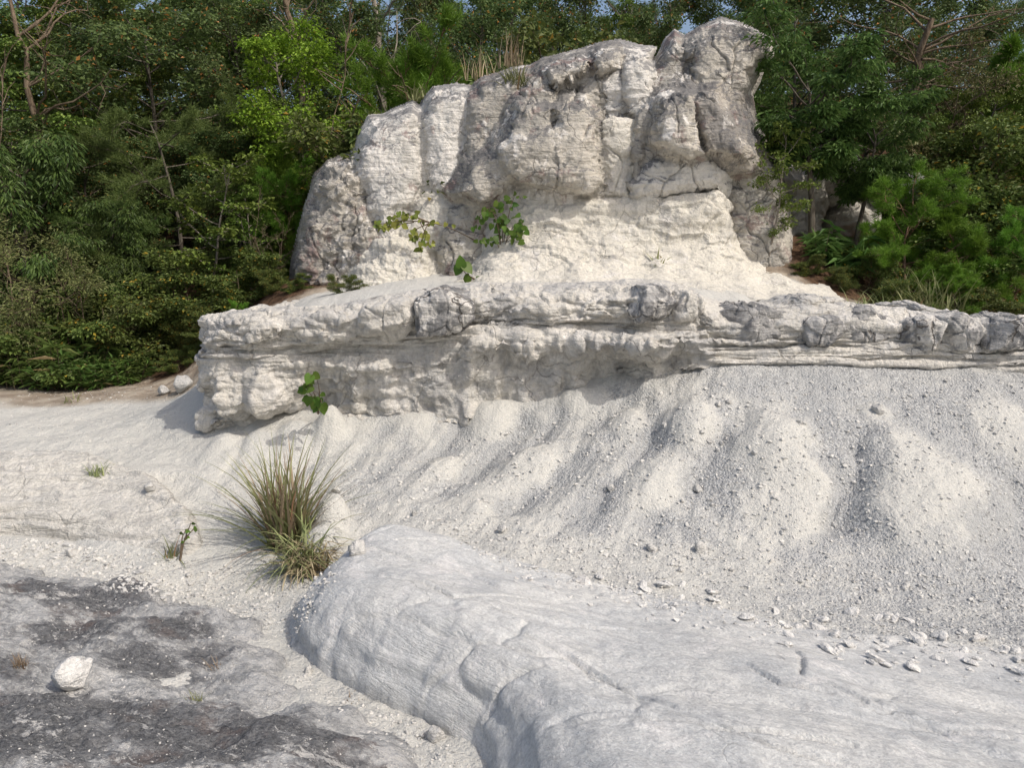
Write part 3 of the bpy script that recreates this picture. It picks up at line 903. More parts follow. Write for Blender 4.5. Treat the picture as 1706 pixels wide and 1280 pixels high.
cap = smooth(0.8, 2.0, V_) * (1 - smooth(3.7, 4.3, V_))
band2 = smooth(5.0, 5.6, V_) * (1 - smooth(6.3, 6.8, V_)) * (1 - right) * smooth(-0.8, -0.1, X_)
strata = smooth(4.0, 4.4, V_) * (1 - smooth(5.0, 5.5, V_)) + right * smooth(4, 4.5, V_) * (1 - smooth(8, 8.6, V_))
wall = smooth(5.2, 6.0, V_) * (1 - smooth(8.3, 9.2, V_)) * (1 - right)
wrp = np.c_[fbm(P * 4, 3), fbm(P * 4 + 7, 3), fbm(P * 4 + 3, 3)]
f1, f2, cid = worley(P * np.array([6.0, 6.0, 11.0]) + wrp * 0.8)
g1, g2, c2 = worley(P * np.array([15.0, 15.0, 22.0]) + wrp)
lumps = (0.62 - f1) * 0.05 * (0.5 + cid) + 0.06 * (cid - 0.5) + (0.5 - g1) * 0.02 + 0.025 * (c2 - 0.5)
d = cap * (1 - 0.6 * right) * (0.75 * lumps + 0.045 * fbm(P * 3, 3) + 0.014 * fbm(P * 22, 3))
d += band2 * (lumps * 0.6 + 0.01)
ss = perlin(np.c_[P[:, 0] * 1.3, P[:, 1] * 1.3, P[:, 2] * 30 + 1.5 * fbm(P * 1.5, 2)])
thin = perlin(np.c_[P[:, 0] * 1.0, P[:, 1] * 1.0, P[:, 2] * 55 + 1.2 * fbm(P * 2, 2)])
d += (1 - wall * 0.7) * (V_ > 3.5) * 0.008 * np.tanh(4 * thin)
d += strata * (0.024 * np.tanh(4 * ss) + 0.008 * fbm(P * 18, 3))
flute = perlin(np.c_[P[:, 0] * 4.5, P[:, 1] * 4.5, P[:, 2] * 0.7]) + 0.5 * perlin(np.c_[P[:, 0] * 11, P[:, 1] * 11, P[:, 2] * 1.2])
d += wall * (0.085 * flute + 0.10 * fbm(P * 3.3 + 2, 4) + 0.03 * fbm(P * 12, 4, 0.6) + 0.018 * (0.5 - g1) + 0.020 * fbm(P * 24, 3, 0.65) + 0.008 * np.tanh(3 * perlin(np.c_[P[:, 0] * 0.8, P[:, 1] * 0.8, P[:, 2] * 12])))
d += (1 - np.clip(cap + wall + strata, 0, 1)) * 0.02 * fbm(P * 5, 4)
d += 0.005 * fbm(P * 45, 2)
ledge_base = np.array([0.2, 6.3, 0.2])
ledge = empty('rock_ledge', ledge_base)
tag(ledge, 'long undercut pale rock ledge with lumpy overhanging cap above the gravel slope', 'rock ledge')
me = new_mesh('ledge_wall', P + Nf * d[:, None] - ledge_base, grid_faces(NU, NV), M_WALL)
link('wall', me, ledge)
LEDGE_SURF = (P + Nf * d[:, None])


# ------------------------------------------------------------------ rock blocks with traced outlines
def unit(v):
    return v / (np.linalg.norm(v, axis=-1, keepdims=True) + 1e-9)


def block(name, poly, d, T, parent, pbase, mat, sub=5, m=3.0, amp=0.05, strat=0.02, crk=0.03, lean=0.0, side=0.0, seed=0.0, fc=1.6, grow=0.0, chip=0.0, facets=6):
    W = np.array([at(px, py, d) for px, py in poly])
    P2 = W[:, [0, 2]]
    # area centroid
    x, y = P2[:, 0], P2[:, 1]; x1, y1 = np.roll(x, -1), np.roll(y, -1)
    cr = x * y1 - x1 * y; A = cr.sum() / 2
    c = np.array([((x + x1) * cr).sum(), ((y + y1) * cr).sum()]) / (6 * A)
    th = np.linspace(-math.pi, math.pi, 720, endpoint=False)
    R = np.zeros(720)
    for a, b in zip(P2, np.roll(P2, -1, 0)):
        e = b - a; dx, dy = np.cos(th), np.sin(th)
        den = dx * e[1] - dy * e[0]
        with np.errstate(divide='ignore', invalid='ignore'):
            t = ((a[0] - c[0]) * e[1] - (a[1] - c[1]) * e[0]) / den
            s = ((a[0] - c[0]) * dy - (a[1] - c[1]) * dx) / den
        ok = (s >= -1e-6) & (s <= 1 + 1e-6) & (t > 0)
        R = np.where(ok, np.maximum(R, t), R)
    k = np.hanning(27); k /= k.sum()
    R = np.convolve(np.concatenate([R[-13:], R, R[:13]]), k, 'valid') + grow
    V, F = ico(sub)
    nx, ny, nz = V[:, 0], V[:, 1], V[:, 2]
    s = np.sqrt(nx ** 2 + nz ** 2)
    tt = np.arctan2(nz, nx)
    Rv = np.interp((tt + math.pi) / (2 * math.pi) * 720, np.arange(721), np.append(R, R[0]))
    kk = (s ** m + np.abs(ny) ** m + 1e-9) ** (-1.0 / m)
    rad = Rv * s * kk
    X = c[0] + rad * np.cos(tt); Z = c[1] + rad * np.sin(tt)
    Y = d + T * ny * kk + lean * (Z - c[1]) + side * (X - c[0])
    P = np.stack([X, Y, Z], 1)
    out = np.stack([nx, ny * 0.9, nz], 1)
    rgf = np.random.default_rng(int(seed * 31) + 5)
    ctr = np.array([c[0], d, c[1]]); sc3 = np.array([Rv.mean(), T, Rv.mean()])
    for _ in range(facets):
        n_ = unit(np.array([rgf.normal(), -abs(rgf.normal()) * 1.3, rgf.normal()]))
        h_ = ((P - ctr) / sc3) @ n_
        lim = np.quantile(h_, rgf.uniform(0.88, 0.97))
        P = P - (n_ * sc3) * (np.clip(h_ - lim, 0, None) * 0.85)[:, None]
    Pn = P + seed
    w = np.c_[fbm(P * 2 + 3, 2), fbm(P * 2 + 8, 2), fbm(P * 2 + 13, 2)]
    dd = amp * fbm(Pn * 2.3, 4) + amp * 0.35 * fbm(Pn * 9, 3, 0.6)
    st = perlin(np.c_[P[:, 0] * 0.9, P[:, 1] * 0.9, P[:, 2] * 9 + 1.2 * w[:, 0] + seed])
    dd += strat * np.tanh(2.5 * st)
    f1, f2, cid = worley(Pn * np.array([fc * 1.5, fc * 0.6, fc * 1.0]) + w * 0.3)
    dd -= crk * np.exp(-((f2 - f1) / 0.035) ** 2)
    dd += (cid - 0.5) * amp * 0.4
    if chip:
        g1, g2, c2 = worley(Pn * fc * 2.6 + w * 0.4)
        dd += chip * (c2 - 0.5) + chip * 0.5 * (0.5 - g1)
    dd += 0.012 * fbm(Pn * 18, 3, 0.6)
    P = P + out * dd[:, None]
    keep = ny < 0.45                     # the buried rear of each block is left out
    F = F[keep[F].all(1)]; used = np.unique(F); rm = np.full(len(P), -1); rm[used] = np.arange(len(used))
    o = link(name, new_mesh(name, P[used] - pbase, rm[F], mat), parent)
    return o


# cap blocks of the ledge
CAPS = [
    ([(1172, 548), (1180, 524), (1215, 511), (1262, 513), (1300, 520), (1325, 540), (1308, 560), (1250, 563), (1195, 569)], 6.22, 0.27, M_CAP),
    ([(1322, 547), (1340, 527), (1378, 529), (1396, 545), (1390, 566), (1345, 573), (1325, 563)], 6.15, 0.25, M_CAP),
    ([(1388, 527), (1420, 514), (1470, 519), (1478, 545), (1440, 563), (1400, 561)], 6.25, 0.28, M_CAP),
    ([(1484, 562), (1498, 537), (1535, 525), (1552, 535), (1550, 571), (1500, 577)], 6.10, 0.28, M_CAP),
    ([(1554, 531), (1590, 526), (1614, 540), (1615, 571), (1560, 576)], 6.08, 0.27, M_CAP),
    ([(1619, 536), (1660, 526), (1699, 530), (1698, 572), (1625, 574)], 6.05, 0.28, M_CAP),
    ([(1703, 536), (1750, 528), (1800, 535), (1795, 575), (1708, 577)], 6.03, 0.28, M_CAP),
    ([(688, 538), (700, 500), (740, 486), (780, 492), (786, 525), (762, 545), (700, 553)], 6.15, 0.27, M_CAP),
    ([(604, 537), (620, 511), (680, 499), (692, 520), (682, 552), (640, 560), (610, 556)], 6.17, 0.27, M_WALL),
    ([(1044, 502), (1060, 481), (1100, 484), (1116, 502), (1106, 526), (1060, 531)], 6.15, 0.24, M_CAP),
    ([(1110, 500), (1130, 488), (1160, 494), (1166, 520), (1120, 528)], 6.2, 0.22, M_WALL),
    ([(1262, 508), (1320, 494), (1400, 499), (1440, 510), (1400, 525), (1300, 522)], 6.45, 0.3, M_WALL),
    ([(1440, 512), (1500, 508), (1560, 518), (1600, 524), (1540, 530), (1460, 528)], 6.45, 0.3, M_WALL),
]
for i, (poly, d_, T_, mt) in enumerate(CAPS):
    d_ += -0.02 if poly[0][0] > 1165 else -0.07
    block('cap_block', poly, d_, T_, ledge, ledge_base, mt, 6, 5.0, 0.03, 0.012, 0.02, seed=i * 3.1, fc=3.0, chip=0.03, grow=0.03, facets=4)

# ------------------------------------------------------------------ outcrop
tw_base = at(1000, 480, 8.6)
tower = empty('rock_outcrop', tw_base)
tag(tower, 'tall blocky pale grey rock outcrop standing behind the ledge against the forest', 'rock outcrop')
BL = [  # outline, depth, thickness, material, sub, m, amp, strat, crack, lean, chip
    # mass behind everything
    ([(600, 235), (690, 185), (800, 150), (900, 120), (1020, 95), (1120, 80), (1200, 55), (1265, 85), (1255, 170), (1290, 290), (1300, 400), (1280, 520), (560, 520), (560, 420)], 10.25, 0.75, M_TOWER, 6, 4, .05, .02, .03, 0.05, 0),
    # left side
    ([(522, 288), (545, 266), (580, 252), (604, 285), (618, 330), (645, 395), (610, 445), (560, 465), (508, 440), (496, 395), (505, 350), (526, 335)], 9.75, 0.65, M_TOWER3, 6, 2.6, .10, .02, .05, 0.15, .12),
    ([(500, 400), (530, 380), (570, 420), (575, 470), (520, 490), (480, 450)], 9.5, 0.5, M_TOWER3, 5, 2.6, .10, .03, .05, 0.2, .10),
    ([(596, 218), (612, 190), (640, 187), (662, 175), (688, 164), (699, 180), (701, 240), (704, 300), (695, 340), (665, 370), (640, 400), (618, 380), (604, 330), (588, 285), (588, 245)], 9.75, 0.55, M_TOWER2, 6, 4.0, .05, .012, .03, 0.18, .02),
    ([(704, 162), (720, 144), (760, 137), (786, 141), (782, 200), (775, 262), (772, 310), (740, 330), (712, 315), (705, 260), (702, 200)], 9.85, 0.55, M_TOWER2, 6, 4.0, .04, .014, .03, 0.15, .02),
    ([(778, 152), (800, 127), (850, 111), (884, 106), (886, 165), (868, 195), (845, 225), (805, 265), (775, 310), (770, 260), (775, 200)], 9.75, 0.6, M_TOWER, 6, 3.4, .06, .02, .03, 0.15, .03),
    ([(650, 405), (688, 330), (705, 305), (770, 305), (790, 340), (760, 380), (735, 420), (700, 450), (660, 440)], 9.6, 0.5, M_PED, 5, 3.0, .05, .05, .02, 0.25, .03),
    ([(560, 480), (600, 430), (625, 398), (650, 384), (680, 400), (712, 420), (728, 470), (730, 520), (560, 520)], 9.25, 0.55, M_PED, 6, 2.5, .09, .02, .03, 0.3, .04),
    ([(722, 410), (750, 345), (790, 300), (815, 310), (835, 350), (815, 420), (790, 470), (735, 480)], 9.45, 0.55, M_TOWER, 6, 2.8, .08, .03, .03, 0.15, .04),
    # upper middle
    ([(868, 180), (872, 145), (900, 125), (930, 148), (926, 180), (900, 190)], 9.5, 0.45, M_TOWER, 5, 2.8, .05, .02, .03, 0.1, .02),
    ([(908, 112), (925, 98), (960, 92), (984, 100), (976, 122), (930, 147), (914, 138)], 9.45, 0.45, M_TOWER, 5, 3.0, .04, .02, .03, 0.1, .02),
    ([(880, 118), (905, 94), (960, 80), (995, 84), (990, 130), (900, 140)], 9.8, 0.5, M_TOWER, 5, 3.0, .05, .02, .03, 0.1, .02),
    ([(990, 92), (1003, 82), (1024, 86), (1028, 112), (1010, 124), (992, 118)], 9.4, 0.4, M_TOWER, 5, 2.6, .03, .02, .02, 0.1, .02),
    ([(978, 80), (1000, 68), (1032, 64), (1062, 72), (1096, 77), (1092, 110), (1040, 130), (985, 120)], 9.75, 0.5, M_TOWER2, 5, 2.8, .06, .02, .03, 0.1, .04),
    ([(928, 175), (952, 148), (990, 122), (1012, 125), (1016, 165), (1010, 200), (960, 185)], 9.45, 0.45, M_TOWER, 5, 3.0, .05, .03, .03, 0.12, .03),
    ([(1000, 130), (1030, 115), (1046, 130), (1044, 195), (1005, 200)], 9.5, 0.45, M_TOWER2, 5, 3.2, .05, .03, .03, 0.1, .03),
    ([(1040, 108), (1056, 92), (1082, 90), (1090, 130), (1086, 170), (1072, 195), (1042, 190), (1036, 140)], 9.42, 0.45, M_TOWER2, 5, 3.0, .04, .035, .02, 0.1, .02),
    # big middle block
    ([(852, 205), (866, 176), (900, 171), (922, 176), (926, 215), (905, 240), (860, 235)], 9.12, 0.45, M_TOWER, 5, 3.2, .04, .015, .03, 0.1, .02),
    ([(918, 180), (940, 169), (972, 168), (992, 190), (1000, 220), (985, 240), (930, 235)], 9.08, 0.45, M_TOWER, 5, 3.0, .04, .015, .03, 0.1, .02),
    ([(828, 245), (852, 215), (900, 205), (960, 205), (996, 215), (1003, 260), (1004, 305), (985, 327), (905, 314), (850, 300), (828, 275)], 9.15, 0.62, M_TOWER, 6, 3.6, .05, .02, .03, 0.06, .03),
    ([(766, 320), (785, 275), (818, 245), (845, 228), (862, 260), (862, 300), (838, 322), (800, 345)], 9.3, 0.55, M_TOWER, 6, 2.8, .07, .025, .04, 0.1, .03),
    ([(800, 265), (830, 225), (868, 190), (872, 240), (850, 280), (815, 290)], 9.4, 0.5, M_TOWER2, 5, 2.8, .06, .02, .04, 0.1, .03),
    ([(1000, 200), (1020, 191), (1056, 194), (1060, 230), (1052, 290), (1048, 332), (1004, 327), (998, 260)], 9.3, 0.55, M_PED, 5, 3.6, .03, .02, .03, 0.06, .02),
    ([(1056, 200), (1072, 166), (1095, 163), (1098, 205), (1076, 240), (1072, 300), (1050, 325), (1052, 250)], 9.22, 0.5, M_TOWER, 5, 3.0, .04, .02, .04, 0.08, .03),
    ([(1068, 230), (1090, 215), (1100, 250), (1112, 285), (1090, 305), (1062, 300)], 9.15, 0.4, M_TOWER, 5, 3.0, .04, .02, .04, 0.05, .03),
    ([(1094, 205), (1099, 172), (1124, 160), (1152, 156), (1160, 180), (1164, 225), (1178, 255), (1150, 268), (1112, 256), (1095, 235)], 8.98, 0.5, M_TOWER, 6, 2.7, .05, .015, .04, 0.08, .02),
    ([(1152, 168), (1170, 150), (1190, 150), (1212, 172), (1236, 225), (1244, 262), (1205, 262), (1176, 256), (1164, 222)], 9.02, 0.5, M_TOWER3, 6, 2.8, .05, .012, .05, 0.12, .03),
    ([(1128, 152), (1160, 149), (1196, 152), (1195, 185), (1165, 195), (1150, 180)], 9.25, 0.4, M_PED, 5, 2.6, .04, .012, .02, 0.15, .02),
    ([(1044, 300), (1094, 262), (1180, 256), (1208, 285), (1204, 318), (1150, 326), (1050, 334)], 9.15, 0.55, M_TOWER2, 6, 3.4, .03, .02, .035, -0.08, .02),
    # top right
    ([(1106, 62), (1122, 47), (1142, 58), (1158, 120), (1160, 160), (1092, 168), (1080, 118), (1092, 92)], 9.75, 0.55, M_TOWER, 5, 3.2, .05, .02, .04, 0.12, .03),
    ([(1134, 64), (1165, 41), (1200, 26), (1240, 37), (1286, 62), (1291, 92), (1275, 108), (1250, 155), (1200, 160), (1160, 150), (1144, 105)], 9.8, 0.65, M_TOWER, 6, 2.7, .07, .025, .05, 0.15, .03),
    ([(1150, 110), (1200, 100), (1225, 140), (1210, 165), (1160, 160)], 9.5, 0.45, M_TOWER, 5, 3.0, .04, .03, .03, 0.1, .02),
    ([(1190, 150), (1240, 150), (1262, 200), (1295, 265), (1314, 330), (1325, 390), (1350, 470), (1352, 530), (1230, 530), (1215, 400), (1200, 320), (1225, 250), (1205, 190)], 9.6, 0.62, M_TOWER, 6, 2.5, .08, .02, .03, 0.12, .015),
]
# one fused cliff face: block fronts joined with shallow joints, then split into its blocks
SIL = np.array([(480, 455), (490, 405), (503, 352), (522, 288), (545, 265), (583, 252), (597, 216), (612, 191), (640, 187), (664, 175), (688, 164), (698, 172), (704, 162), (720, 144), (760, 137), (785, 140), (800, 127), (850, 111), (880, 107), (905, 94), (960, 81), (1000, 68), (1032, 64), (1062, 72), (1096, 77), (1088, 98), (1094, 88), (1108, 60), (1124, 47), (1140, 57), (1165, 41), (1200, 26), (1240, 37), (1286, 62), (1291, 92), (1276, 110), (1254, 152), (1266, 205), (1297, 268), (1314, 330), (1322, 385), (1338, 450), (1352, 525), (480, 525)], float)
TS = 1.55
ax_ = np.arange(470, 1360, TS); ay_ = np.arange(16, 524, TS)
PX, PY = np.meshgrid(ax_, ay_, indexing='ij')
qp = np.stack([PX.ravel(), PY.ravel()], 1)
wn3 = np.c_[qp / 26.0, 0 * qp[:, 0]]
qw = qp + np.c_[fbm(wn3, 3), fbm(wn3 + 31, 3)] * np.array([6.0, 5.0]) + np.c_[fbm(wn3 * 4, 2), fbm(wn3 * 4 + 7, 2)] * 1.6
ds, ins = poly_dist(SIL, qp + 0.35 * (qw - qp))
sil = np.where(ins, ds, -ds)
MPP = 9.2 / FPX
PROUD = {8: .08, 9: .10, 11: .10, 14: .06, 15: .08, 16: .06, 17: .10, 18: .12, 19: .12, 24: .20, 25: .14, 26: .12, 28: .04, 29: .16, 30: .12}
tx_, tz_, ty_ = [], [], []
YB = []
for i, (poly, d_, T_, mt, sub, m_, a_, st_, ck_, ln_, ch_) in enumerate(BL[1:]):
    pg = np.array(poly, float); c = pg.mean(0); f = d_ - T_ - PROUD.get(i, 0.0)
    lo, hi = pg.min(0) - 45, pg.max(0) + 45
    m = ((qw > lo) & (qw < hi)).all(1)
    dd_, in_ = poly_dist(pg, qw[m])
    inr = dd_[in_].max()
    w = np.clip(0.8 * inr, 9, 44); E = min(1.05 * w * MPP, 0.30) + 0.03
    t = np.clip(dd_ / w, 0, 1)
    pr = (1 - (1 - t) ** 2.4) ** (1 / 2.4)
    up = (c[1] - qw[m, 1]) * MPP
    yy = np.where(in_, f + ln_ * up * 1.3 + E * (1 - pr), f + ln_ * up * 1.3 + E + dd_ * MPP * 2.0)
    full = np.full(len(qp), 30.0); full[m] = yy
    YB.append(full)
    for dx, dy in ((0, 0), (0, pg[:, 1].min() - c[1]), (0, pg[:, 1].max() - c[1]), (pg[:, 0].min() - c[0], 0), (pg[:, 0].max() - c[0], 0)):
        tx_.append((c[0] + dx * .6) / 100); tz_.append((c[1] + dy * .6) / 100); ty_.append(d_ - T_ + 0.16 + ln_ * 1.3 * (-dy * .6) * MPP)
YB = np.array(YB)
bfit = tps_fit(np.c_[tx_, tz_], np.array(ty_), 0.06)
body = tps(bfit, qp / 100)
ts_ = np.clip(sil / 34.0, 0, 1)
roll = 0.95 * (1 - (1 - (1 - ts_) ** 2.2) ** (1 / 2.2))
bid = YB.argmin(0)
K_ = 0.009
ym = np.minimum(YB.min(0), body)
y = ym - K_ * np.log(np.exp(-(YB - ym) / K_).sum(0) + np.exp(-(body - ym) / K_))
y = y + roll
TP = at(qp[:, 0], qp[:, 1], y).reshape(PX.shape + (3,))
TN = grid_normals(TP)
TN = np.where(TN[..., 1:2] > 0, -TN, TN)
P = TP.reshape(-1, 3); Nt = TN.reshape(-1, 3)
wq = np.c_[fbm(P * 2 + 3, 3), fbm(P * 2 + 8, 3), fbm(P * 2 + 13, 3)]


dd = 0.055 * terrace(fbm(P * np.array([1.9, 1.2, 2.6]) + 5 + wq * .2, 4), 5)
dd += 0.016 * terrace(fbm(P * np.array([6, 4, 9]) + 15 + wq * .3, 3), 4)
bed = perlin(np.c_[P[:, 0] * 0.7, P[:, 1] * 0.7, P[:, 2] * 6.5 + 0.9 * wq[:, 0] + bid * 0.6])
bed2 = perlin(np.c_[P[:, 0] * 1.1, P[:, 1] * 1.1, P[:, 2] * 19 + 1.5 * wq[:, 1]])
gate_b = smooth(-0.15, 0.25, fbm(P * 1.1 + 21, 2))
dd += gate_b * (0.020 * np.tanh(5 * bed) + 0.006 * np.tanh(4 * bed2))
f1, f2, cid = worley(P * np.array([2.3, 0.5, 1.5]) + wq * 0.35 + 40)
gate_c = smooth(0.0, 0.15, fbm(P * 0.9 + 33, 2) + 0.05)
dd -= 0.04 * gate_c * np.exp(-((f2 - f1) / 0.022) ** 2)
dd += 0.03 * (cid - 0.5) * gate_c
g1, g2, c2 = worley(P * np.array([6.5, 4, 5.5]) + wq * 0.5)
chipw = np.array([r[10] for r in BL[1:]])[bid]
dd += (0.005 + 0.40 * chipw) * (c2 - 0.5)
dd += 2.0 * chipw * terrace(fbm(P * np.array([3.2, 3, 4.5]) + 51 + wq * .3, 3), 4) * 0.6
dd += 0.010 * fbm(P * 16, 4, 0.6)
dd *= 0.12 + 0.88 * smooth(1.0, 16.0, sil)
P = P + Nt * dd[:, None]
F_all = grid_faces(len(ax_), len(ay_))
keepv = sil > -0.6
F_all = F_all[keepv[F_all].all(1)]
fb = bid[F_all[:, 0]]
scraps = []
for i, rec in enumerate(BL[1:]):
    F = F_all[fb == i]
    if len(F) > 20:                     # keep the largest connected patch; scraps go to the block next door
        lab = np.arange(len(P)); ok_ = True
        while ok_:
            mn = lab[F].min(1); new = lab.copy(); np.minimum.at(new, F.ravel(), np.repeat(mn, 4)); new = new[new]
            ok_ = (new != lab).any(); lab = new
        fl = lab[F[:, 0]]; u_, n_ = np.unique(fl, return_counts=True)
        scraps.append(F[fl != u_[n_.argmax()]]); F = F[fl == u_[n_.argmax()]]
    if len(F) < 20: continue
    used = np.unique(F); rm = np.full(len(P), -1); rm[used] = np.arange(len(used))
    me = new_mesh('rock_block', P[used] - tw_base, rm[F], rec[3])
    # the faces of neighbouring blocks meet seamlessly: take the normals of the whole face
    link('rock_block', me, tower)
F = np.vstack(scraps)
if len(F):
    used = np.unique(F); rm = np.full(len(P), -1); rm[used] = np.arange(len(used))
    tag(link('joint_rubble', new_mesh('joint_rubble', P[used] - tw_base, rm[F], M_TOWER), tower), kind='stuff')
block('rear_mass', [(c_[0] * .95 + 46, c_[1] * .96 + 34) for c_ in SIL[2:-3]] + [(1290, 520), (500, 520)], 10.3, 0.7, tower, tw_base, M_TOWER, 6, 3.5, .05, .02, .03, 0.0, seed=1.0, facets=0)
# crumbling skirt under the blocks
ped_rails = [
    [(735, 420, 9.45), (800, 360, 9.3), (860, 325, 9.2), (900, 318, 9.15), (1000, 322, 9.1), (1100, 322, 9.05), (1190, 318, 9.1), (1215, 335, 9.35), (1255, 375, 9.65)],
    [(740, 440, 9.25), (805, 385, 9.05), (862, 338, 8.82), (905, 326, 8.76), (1000, 333, 8.72), (1100, 333, 8.70), (1195, 326, 8.74), (1226, 350, 9.1), (1285, 405, 9.5)],
    [(735, 455, 9.1), (800, 420, 8.85), (860, 385, 8.68), (910, 375, 8.62), (1000, 385, 8.62), (1100, 380, 8.62), (1208, 380, 8.70), (1240, 400, 9.0), (1300, 435, 9.25)],
    [(725, 470, 8.8), (790, 455, 8.55), (850, 430, 8.42), (910, 425, 8.38), (1000, 430, 8.40), (1100, 425, 8.48), (1218, 428, 8.58), (1265, 442, 8.75), (1335, 458, 8.95)],
    [(712, 480, 8.35), (778, 477, 8.15), (845, 470, 8.0), (910, 467, 7.92), (1000, 465, 7.95), (1100, 465, 8.05), (1225, 467, 8.2), (1290, 470, 8.3), (1375, 474, 8.5)],
    [(690, 500, 7.7), (760, 499, 7.5), (835, 497, 7.35), (910, 496, 7.3), (1000, 496, 7.3), (1100, 498, 7.4), (1230, 500, 7.5), (1310, 500, 7.6), (1410, 500, 7.9)],
]
PR = np.array([[at(*p) for p in r] for r in ped_rails])
PG = catmull(catmull(PR, 180, 0), 320, 1)
PN = grid_normals(PG)
if PN[90, 160, 1] > 0: PN = -PN
P = PG.reshape(-1, 3); Nn = PN.reshape(-1, 3)
v = np.repeat(np.linspace(0, 1, 180)[:, None], 320, 1).ravel()
f1, f2, cid = worley(P * np.array([3, 3, 7]) + 0.6 * np.c_[fbm(P * 2, 3), fbm(P * 2 + 4, 3), fbm(P * 2 + 9, 3)])
up = (1 - smooth(0.45, 0.75, v))
lowq = smooth(0.35, 0.7, v)
d = 0.12 * fbm(P * 1.5, 3) * (1 - 0.4 * lowq) + up * (0.012 * np.tanh(3 * perlin(np.c_[P[:, 0] * .8, P[:, 1] * .8, P[:, 2] * 10])) + 0.05 * (cid - 0.5) + 0.04 * terrace(fbm(P * np.array([4, 4, 6]), 4), 3)) + 0.012 * fbm(P * 16, 4)
d += 0.05 * perlin(np.c_[P[:, 0] * 3.5, P[:, 1] * 0.8, P[:, 2] * 0.8]) * smooth(.3, .6, v)
link('skirt', new_mesh('skirt', P + Nn * d[:, None] - tw_base, grid_faces(180, 320), M_PED), tower)

# smaller outcrop seen behind the right-hand tree
oc_base = at(1450, 330, 10.6)
oc = empty('rock_outcrop', oc_base)
tag(oc, 'small grey rock outcrop half hidden behind the round-leaved tree on the right', 'rock outcrop')
for i, (poly, T_, mt) in enumerate([([(1360, 240), (1400, 225), (1425, 290), (1435, 335), (1360, 345), (1345, 300)], .5, M_PED), ([(1425, 300), (1455, 278), (1500, 270), (1526, 290), (1515, 330), (1450, 350), (1425, 340)], .5, M_CAP), ([(1290, 260), (1350, 230), (1370, 290), (1360, 400), (1300, 400)], .5, M_PED), ([(1380, 320), (1450, 325), (1460, 400), (1370, 400)], .5, M_PED)]):
    block('rock_block', poly, 10.7, T_, oc, oc_base, mt, 6, 2.7, .08, .02, .04, .1, seed=50 + i * 3, chip=.05)


# ------------------------------------------------------------------ stones and gravel
def stone_mesh(seed, sub=3, flat=0.75):
    V, F = ico(sub)
    s = seed * 7.7
    w = worley(V * 1.1 + s)
    r = 1 + 0.35 * fbm(V * 1.2 + s, 3) + 0.25 * (w[2] - 0.5) + 0.06 * fbm(V * 6 + s, 2)
    W = V * r[:, None] * np.array([1, 0.85, flat])
    # a few flat facets
    rg = np.random.default_rng(int(seed * 13) + 1)
    for _ in range(14):
        n = rg.normal(size=3) * np.array([1, 1, .8]); n /= np.linalg.norm(n)
        h = W @ n; lim = np.quantile(h, 0.80 + 0.1 * rg.random())
        W = W - n * np.clip(h - lim, 0, None)[:, None] * 0.97
    return new_mesh('stone', W, F, M_STONE, True)


STONES = [stone_mesh(k + 1) for k in range(6)]
M_FLAKE = rock_material('white_flake', (0.72, 0.705, 0.67), (0.60, 0.59, 0.57), (0.48, 0.66), 0.2, (0.76, 0.86), (0.78, 0.88), (0.55, 0.65), seed=17.0, crack=0.1)
FLAKES = []
for k in range(5):
    fm = stone_mesh(k + 21, 2, 0.32); fm.materials.clear(); fm.materials.append(M_FLAKE)
    fm.polygons.foreach_set('use_smooth', np.zeros(len(fm.polygons), bool)); FLAKES.append(fm)
WHITE_STONE = stone_mesh(33, 4, 0.9); WHITE_STONE.materials.clear(); WHITE_STONE.materials.append(M_FLAKE)
SINGLE = [  # px, py of foot centre, width in px, label
    (122, 1150, 62, 'fist-sized angular white stone lying on the black crusted slab'),
    (515, 1124, 26, 'small rounded stone at the foot of the smooth white slab snout'),
    (722, 1232, 44, 'grey and white stone in the gully below the smooth slab'),
    (598, 922, 40, 'upright grey rock wedged at the top of the smooth white slab'),
    (304, 652, 46, 'rounded tan boulder at the forest edge left of the ledge'),
    (272, 658, 28, 'smaller pale boulder touching the tan boulder left of the ledge'),
    (560, 822, 22, 'small dark grey stone right of the big grass tuft'),
    (1463, 688, 28, 'lone pale rock stuck on the upper right slope'),
    (1168, 918, 32, 'pale angular stone near the middle of the slope foot'),
    (1085, 918, 24, 'grey stone at the slope foot left of the pale angular one'),
    (1018, 818, 18, 'small light stone halfway up the middle slope'),
    (1162, 820, 20, 'small stone halfway up the slope right of the middle'),
    (838, 888, 22, 'stone at the slope foot above the crest of the smooth slab'),
    (690, 858, 16, 'small stone above the top of the smooth slab snout'),
    (120, 925, 26, 'pale stone in the gravel strip above the black crusted slab'),
    (520, 838, 30, 'white clod at the right side of the big grass tuft'),
    (250, 820, 26, 'flat pale stone on the white bank left of the big grass tuft'),
]
for i, (px, py, w_, lab) in enumerate(SINGLE):
    p = hit(px, py)[0]
    r = w_ / FPX * math.hypot(p[1], p[2] - 1.6) * 0.52
    o = link('stone', WHITE_STONE if i == 0 else STONES[i % 6], None, (p[0], p[1], p[2] + r * (0.6 if i == 0 else 0.35)))
    o.scale = (r, r, r); o.rotation_euler = (RNG.uniform(-.3, .3), RNG.uniform(-.3, .3), RNG.uniform(0, 6))
    tag(o, lab, 'stone')
